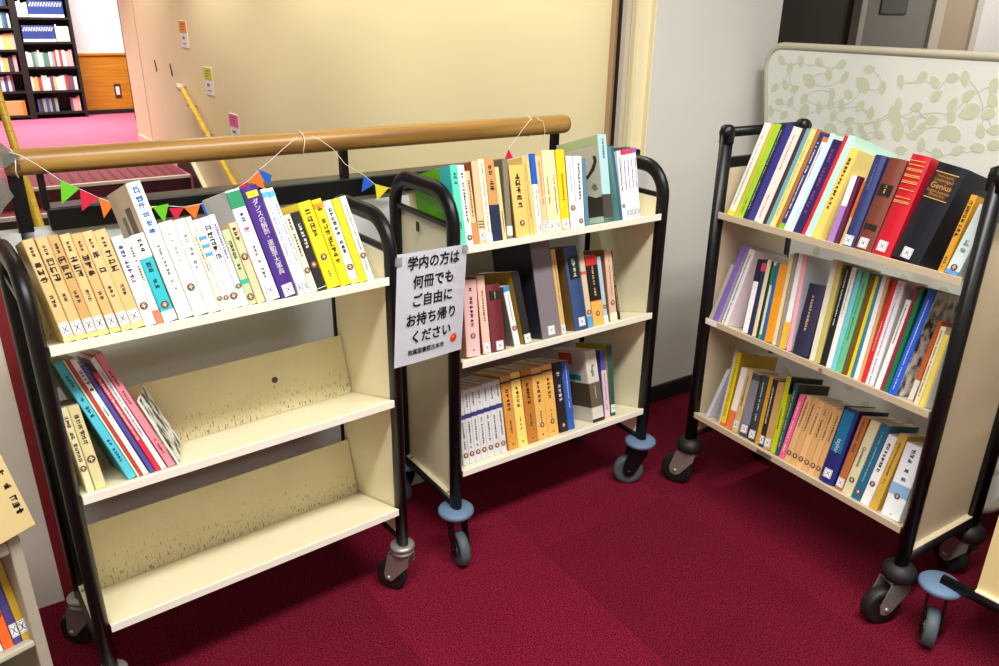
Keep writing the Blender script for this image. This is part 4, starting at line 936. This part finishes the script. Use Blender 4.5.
for _ in range(4000):
    x, z = rnd.uniform(.06, SWd-.06), rnd.uniform(.2, SHt-.06)
    if not (.05+.2*(SHt-z) < x < SWd-.05-.2*(SHt-z)): continue
    if all(math.hypot(x-a_, z-b_) > .075 for a_, b_ in _have+_ex): _ex.append((x, z))
    if len(_ex) > 150: break
LEAFM = mat('leaf_print', (204, 208, 182), .4, var=.08, scale=20)
for lf in leaves + [(None, e) for e in _ex]:
    yo = -.0006-.000006*len(cents); P = Vector((lf[1][0], 0, lf[1][1])) if lf[0] is None else SMi @ hit(740+lf[0]/3.857, lf[1]/3.857, P0, SN); x, z = P.x, P.z
    s = .026 if len(lf) == 3 else .017; a = rnd.uniform(0, 6.28); cents.append((x, z))
    if not (.03 < x < SWd-.03 and .15 < z < SHt-.03): continue
    bm = NB(); pts = []
    for k in range(14):
        t = 2*math.pi*k/14; rr = s*(1 if True else 0); px_ = rr*math.cos(t)*1.15 + (s*.35 if k == 0 else 0); pz_ = rr*math.sin(t)*.82
        pts.append((x + px_*math.cos(a)-pz_*math.sin(a), yo, z + px_*math.sin(a)+pz_*math.cos(a)))
    prism(bm, pts, (0, -yo-.0001, 0)); mesh_obj('printed_leaf', bm, LEAFM, scr)
STEMM = mat('stem_print', (198, 202, 184), .4, var=0)
for k in range(0, len(cents)-1):
    (x0, z0), (x1, z1) = cents[k], cents[k+1]
    if math.hypot(x1-x0, z1-z0) > .2 or not all(.03 < x < SWd-.03 and .15 < z < SHt-.03 for x, z in (cents[k], cents[k+1])): continue
    mx, mz = (x0+x1)/2 + (z1-z0)*.3, (z0+z1)/2 - (x1-x0)*.3
    bm = NB(); pl = [((1-t)**2*x0+2*t*(1-t)*mx+t*t*x1, -.0004, (1-t)**2*z0+2*t*(1-t)*mz+t*t*z1) for t in [i/8 for i in range(9)]]
    for i in range(8):
        dx, dz = pl[i+1][0]-pl[i][0], pl[i+1][2]-pl[i][2]; l = math.hypot(dx, dz) or 1; ox, oz = -dz/l*.0016, dx/l*.0016
        bm.faces.new([bm.verts.new(v) for v in ((pl[i][0]-ox, -.0003, pl[i][2]-oz), (pl[i+1][0]-ox, -.0003, pl[i+1][2]-oz), (pl[i+1][0]+ox, -.0003, pl[i+1][2]+oz), (pl[i][0]+ox, -.0003, pl[i][2]+oz))])
    mesh_obj('printed_stem', bm, STEMM, scr)

# ------------------------------------------------------------------ fourth truck, lower right corner (only its end shows)
p4 = hit(933, 578, Vector((0, 0, .165)), Z); e4 = hit(999, 612, Vector((0, 0, .165)), Z)
d4 = (e4-p4); d4.z = 0; d4.normalize(); n4 = Vector((-d4.y, d4.x, 0))
if n4.dot(BU) < 0: n4 = -n4
p4.z = 0; p4 += d4*.02
M4 = frame(p4, d4, n4, Z)
t4 = thing('book_truck', 'cream truck end with a blue-grey bumper disc at the lower right corner', 'book truck', M4, 'book trucks')
bm = NB(); tube(bm, [(0, 0, .175), (.36, 0, .175)], .0135, 14); mesh_obj('bottom_rail', bm, BLACK, t4, True)
PAN4 = mat('cream_yellow_panel', (240, 222, 160), .45, var=.03)
rbox('end_panel', (.075, .34, .002, .006, .19, .98), PAN4, t4); rbox('panel_flange', (.075, .34, -.008, .002, .19, .194), CREAM, t4)
rbox('end_panel', (.075, .34, .56, .564, .19, .98), PAN4, t4)
for y in (.006, .56):
    bm = NB(); tube(bm, [(.36, y, .165), (.36, y, 1.0)], .0145, 14); mesh_obj('post', bm, BLACK, t4, True)
    rbox('cross_bar', (.075, .37, y-.006, y+.012, .98, 1.0), BLACK, t4, .003)
bm = NB(); tube(bm, [(0, .56, .175), (.36, .56, .175)], .0135, 14); mesh_obj('bottom_rail', bm, BLACK, t4, True)
for z in (.29, .6, .9): rbox('shelf', (.08, .335, .006, .56, z-.02, z), CREAM, t4, .002)  # unseen shelves, added with the far end panel to shade the right truck
for x in (0, .36): caster(t4, 'bumper', x, .56, 1.2, .172)
for x in (0, .36): caster(t4, 'bumper', x, 0, -1.2 if x == 0 else 1, .172)

# ------------------------------------------------------------------ low rack with books at the lower left edge
cr = hit(20, 537, Vector((0, 0, .6)), Z); cr.z = 0
az5 = math.radians(140); V5 = Vector((math.cos(az5), math.sin(az5), 0)); U5 = Vector((V5.y, -V5.x, 0))    # V5 back, U5 to the right
M5 = frame(cr, U5, V5, Z)
GRB = mat('grey_beige_steel', (176, 170, 150), .5, var=.05)
r5 = thing('book_rack', 'grey-beige low book rack cut off by the left edge of the picture', 'book rack', M5)
rbox('side_panel', (-.02, 0, 0, .34, 0, .6), GRB, r5, .003); rbox('side_panel', (-.62, -.60, 0, .34, 0, .6), GRB, r5, .003)
rbox('top', (-.6, -.02, 0, .34, .575, .597), GRB, r5, .003); rbox('shelf', (-.6, -.02, 0, .30, -.012, 0), GRB, r5, .003, M=Matrix.Translation((0, 0, .385)) @ Matrix.Rotation(-ALPHA, 4, 'X')); rbox('shelf', (-.6, -.02, .002, .33, .06, .08), GRB, r5, .003); rbox('back_panel', (-.6, -.02, .33, .34, .08, .575), GRB, r5)
rbox('foot', (-.03, .02, .0, .05, 0, .012), WHITE, r5)
C5 = mkcart((cr.x, cr.y), math.atan2(U5.y, U5.x), .6, (.385,), .3)
rows5 = [
 (-12, 4, -60, 560, D((226, 230, 226), tx=[((60, 120, 90), .1, .9, .008)], h=.16), 'white paperback with green print'),
 (4.5, 14.5, -33, 555, D((238, 96, 30), dot=.4, h=.165), 'vivid orange paperback'),
 (15, 22.7, -24, 550, D((70, 60, 130), lab=.16, h=.165), 'purple paperback with a label'),
 (23.2, 31, -14, 545, D((196, 160, 40), lab=.16, h=.165), 'mustard paperback with a label'),
]
shelf_row(C5, 0, rows5, 'on the low rack at the left edge', 'books on the low rack', d0=.02)
Mb = M5 @ Matrix.Translation((-.125, -.02, .5985)) @ Matrix.Rotation(-.16, 4, 'Y')
bx5 = thing('boxed_book', 'cream boxed book standing on the low rack at the left edge', 'book', Mb)
rbox('case', (0, .15, 0, .1, 0, .26), cm((232, 212, 150)), bx5, .002)
bm = NB(); glyphs(bm, .03, .03, .25, .014, -.0003, random.Random(4), cx=.138); mesh_obj('lettering', bm, INK, bx5)['kind'] = 'stuff'

# ------------------------------------------------------------------ far bookcases on the landing
def far_case(u0, u1, v, name, label, rows, seed, n=2, shelf_z=(.03, .36, .62, .91, 1.19, 1.465, 1.75)):
    root = thing(name, label, 'bookcase', frame(B(u0, v), BU, BV, Z), 'bookcases on the landing')
    W_ = u1-u0
    DK = mat('bookcase_black', (24, 21, 20), .5, var=0)
    for x in (0, W_-.04): rbox('upright', (x, x+.04, 0, .3, 0, 2.0), DK, root)
    rbox('back_panel', (.04, W_-.04, .285, .3, 0, 2.0), mat('bookcase_back', (52, 46, 42), .7), root)
    for z in shelf_z + (2.0-.03,): rbox('shelf', (.04, W_-.04, 0, .285, z, z+.03), DK, root)
    return root
PAL = [(236, 232, 224), (214, 206, 190), (150, 170, 160), (196, 80, 70), (70, 90, 140), (226, 196, 120), (120, 90, 110), (90, 140, 120), (240, 240, 236), (230, 180, 170), (60, 60, 66)]
bm = cover_mesh(.03, .18, .22, .002, 0); box(bm, .002, .028, .004, .177, .001, .219)
basebk = bpy.data.meshes.new('far_book'); bm.to_mesh(basebk); bm.free(); FARM = []
for c in PAL:
    me = basebk.copy(); me.materials.append(cm(c)); FARM.append(me)
PNAME = ('white', 'beige', 'sage', 'red', 'blue', 'yellow', 'plum', 'green', 'white', 'pink', 'charcoal')
ORDN = ORD + ('eighth', 'ninth', 'tenth', 'eleventh', 'twelfth', 'thirteenth', 'fourteenth', 'fifteenth', 'sixteenth', 'seventeenth', 'eighteenth', 'nineteenth', 'twentieth')
def fill(u0, u1, v, z, palette, label, group, hmax=.22, seed=1):
    r = random.Random(seed); x = u0; kk = 0
    while x < u1-.03:
        s = r.uniform(.7, 1.5); t = .03*s
        ci = r.choice(palette); o = link(bpy.data.objects.new('book', FARM[ci])); sc = r.uniform(.8, 1)*hmax/.22
        o.matrix_world = frame(B(x, v, z), BU, BV, Z) @ Matrix.Diagonal((s, 1, sc, 1))
        tag(o, 'small %s book, %s from left, on %s' % (PNAME[ci], ORDN[min(kk, 19)], label), 'book', 'far books on ' + label); kk += 1; x += t+.001
SZ = (.03, .36, .62, .91, 1.19, 1.465, 1.75)
VF = 13.25
far_case(-.35, .74, VF, 'bookcase', 'dark bookcase at the far left, beyond the landing', None, 1)
SR = (.06, .355, .68, 1.01, 1.33, 1.65)
far_case(.74, 1.44, VF, 'bookcase', 'dark bookcase with blue display boxes beside the white wall', None, 2, shelf_z=SR)
for (u0, u1, zi, pal, lab, sd) in ((.30, .70, 5, (0, 4, 8, 10), 'the highest row of the left far bookcase', 1), (.30, .70, 4, (0, 4, 8, 7), 'the second row of the left far bookcase', 2),
        (.30, .70, 3, (1, 5), 'the third row of the left far bookcase', 3), (.30, .70, 2, (0, 2, 5, 10, 9), 'the fourth row of the left far bookcase', 4), (.30, .60, 1, (0, 6, 2, 4), 'the fifth row of the left far bookcase', 5),
        (.79, 1.38, -2, (0, 3, 2, 8, 9, 7), 'the upper filled row of the right far bookcase', 6), (.79, 1.38, -1, (0, 8, 6, 3, 5), 'the lower filled row of the right far bookcase', 7),
        (.82, 1.10, -9, (10, 4, 2), 'the low shelf of the right far bookcase', 8), (1.24, 1.39, -9, (0, 6, 9), 'the low right corner of the far bookcase', 9), (.79, .92, -4, (0, 8), 'the shelf of the upper blue box', 10)):
    fill(u0, u1, VF+.05, (SZ[zi] if zi >= 0 else SR[0 if zi == -9 else -zi])+.0305, pal, lab, lab, .22, sd)
for (u0, u1, zi, lab) in ((.93, 1.36, 5, 'blue patterned display box on the upper shelf of the far bookcase'), (.80, 1.20, 4, 'blue patterned display box one shelf lower on the far bookcase')):
    t = thing('display_box', lab, 'display box', frame(B(u0, VF+.02, SR[zi-1]+.0305), BU, BV, Z), 'blue display boxes')
    wd = u1-u0; rbox('box_body', (0, wd, 0, .2, 0, .21), cm((44, 66, 130)), t, .004); rbox('base_strip', (0, wd, -.004, 0, .0, .035), WHITE, t)
    for i in range(12):
        o = rbox('stripe', (-.008, .008, -.003, 0, -.03, .03), cm((190, 200, 220)), t); o.location = (.03+i*(wd-.06)/11, 0, .165); o.rotation_euler = (0, .5, 0)
t = thing('file_box', 'cream file box next to the lower blue display box', 'file box', frame(B(1.21, VF+.02, SR[3]+.0305), BU, BV, Z)); rbox('box_body', (0, .17, 0, .2, 0, .2), cm((226, 216, 190)), t, .004); rbox('tab', (.004, .02, 0, .01, .2, .23), WHITE, t)
t = thing('carton', 'tan carton on the bottom shelf of the left far bookcase', 'carton', frame(B(.36, VF+.02, SZ[0]+.0305), BU, BV, Z)); rbox('box_body', (0, .3, 0, .2, 0, .2), cm((206, 166, 104)), t, .004); rbox('orange_side', (.262, .304, -.004, 0, 0, .2), cm((232, 130, 40)), t)
# edge of another bookcase that peeks out past the corner of the stairwell wall
pk = far_case(1.95, 2.8, 12.2, 'bookcase', 'dark bookcase edge showing past the stairwell wall corner', None, 3)
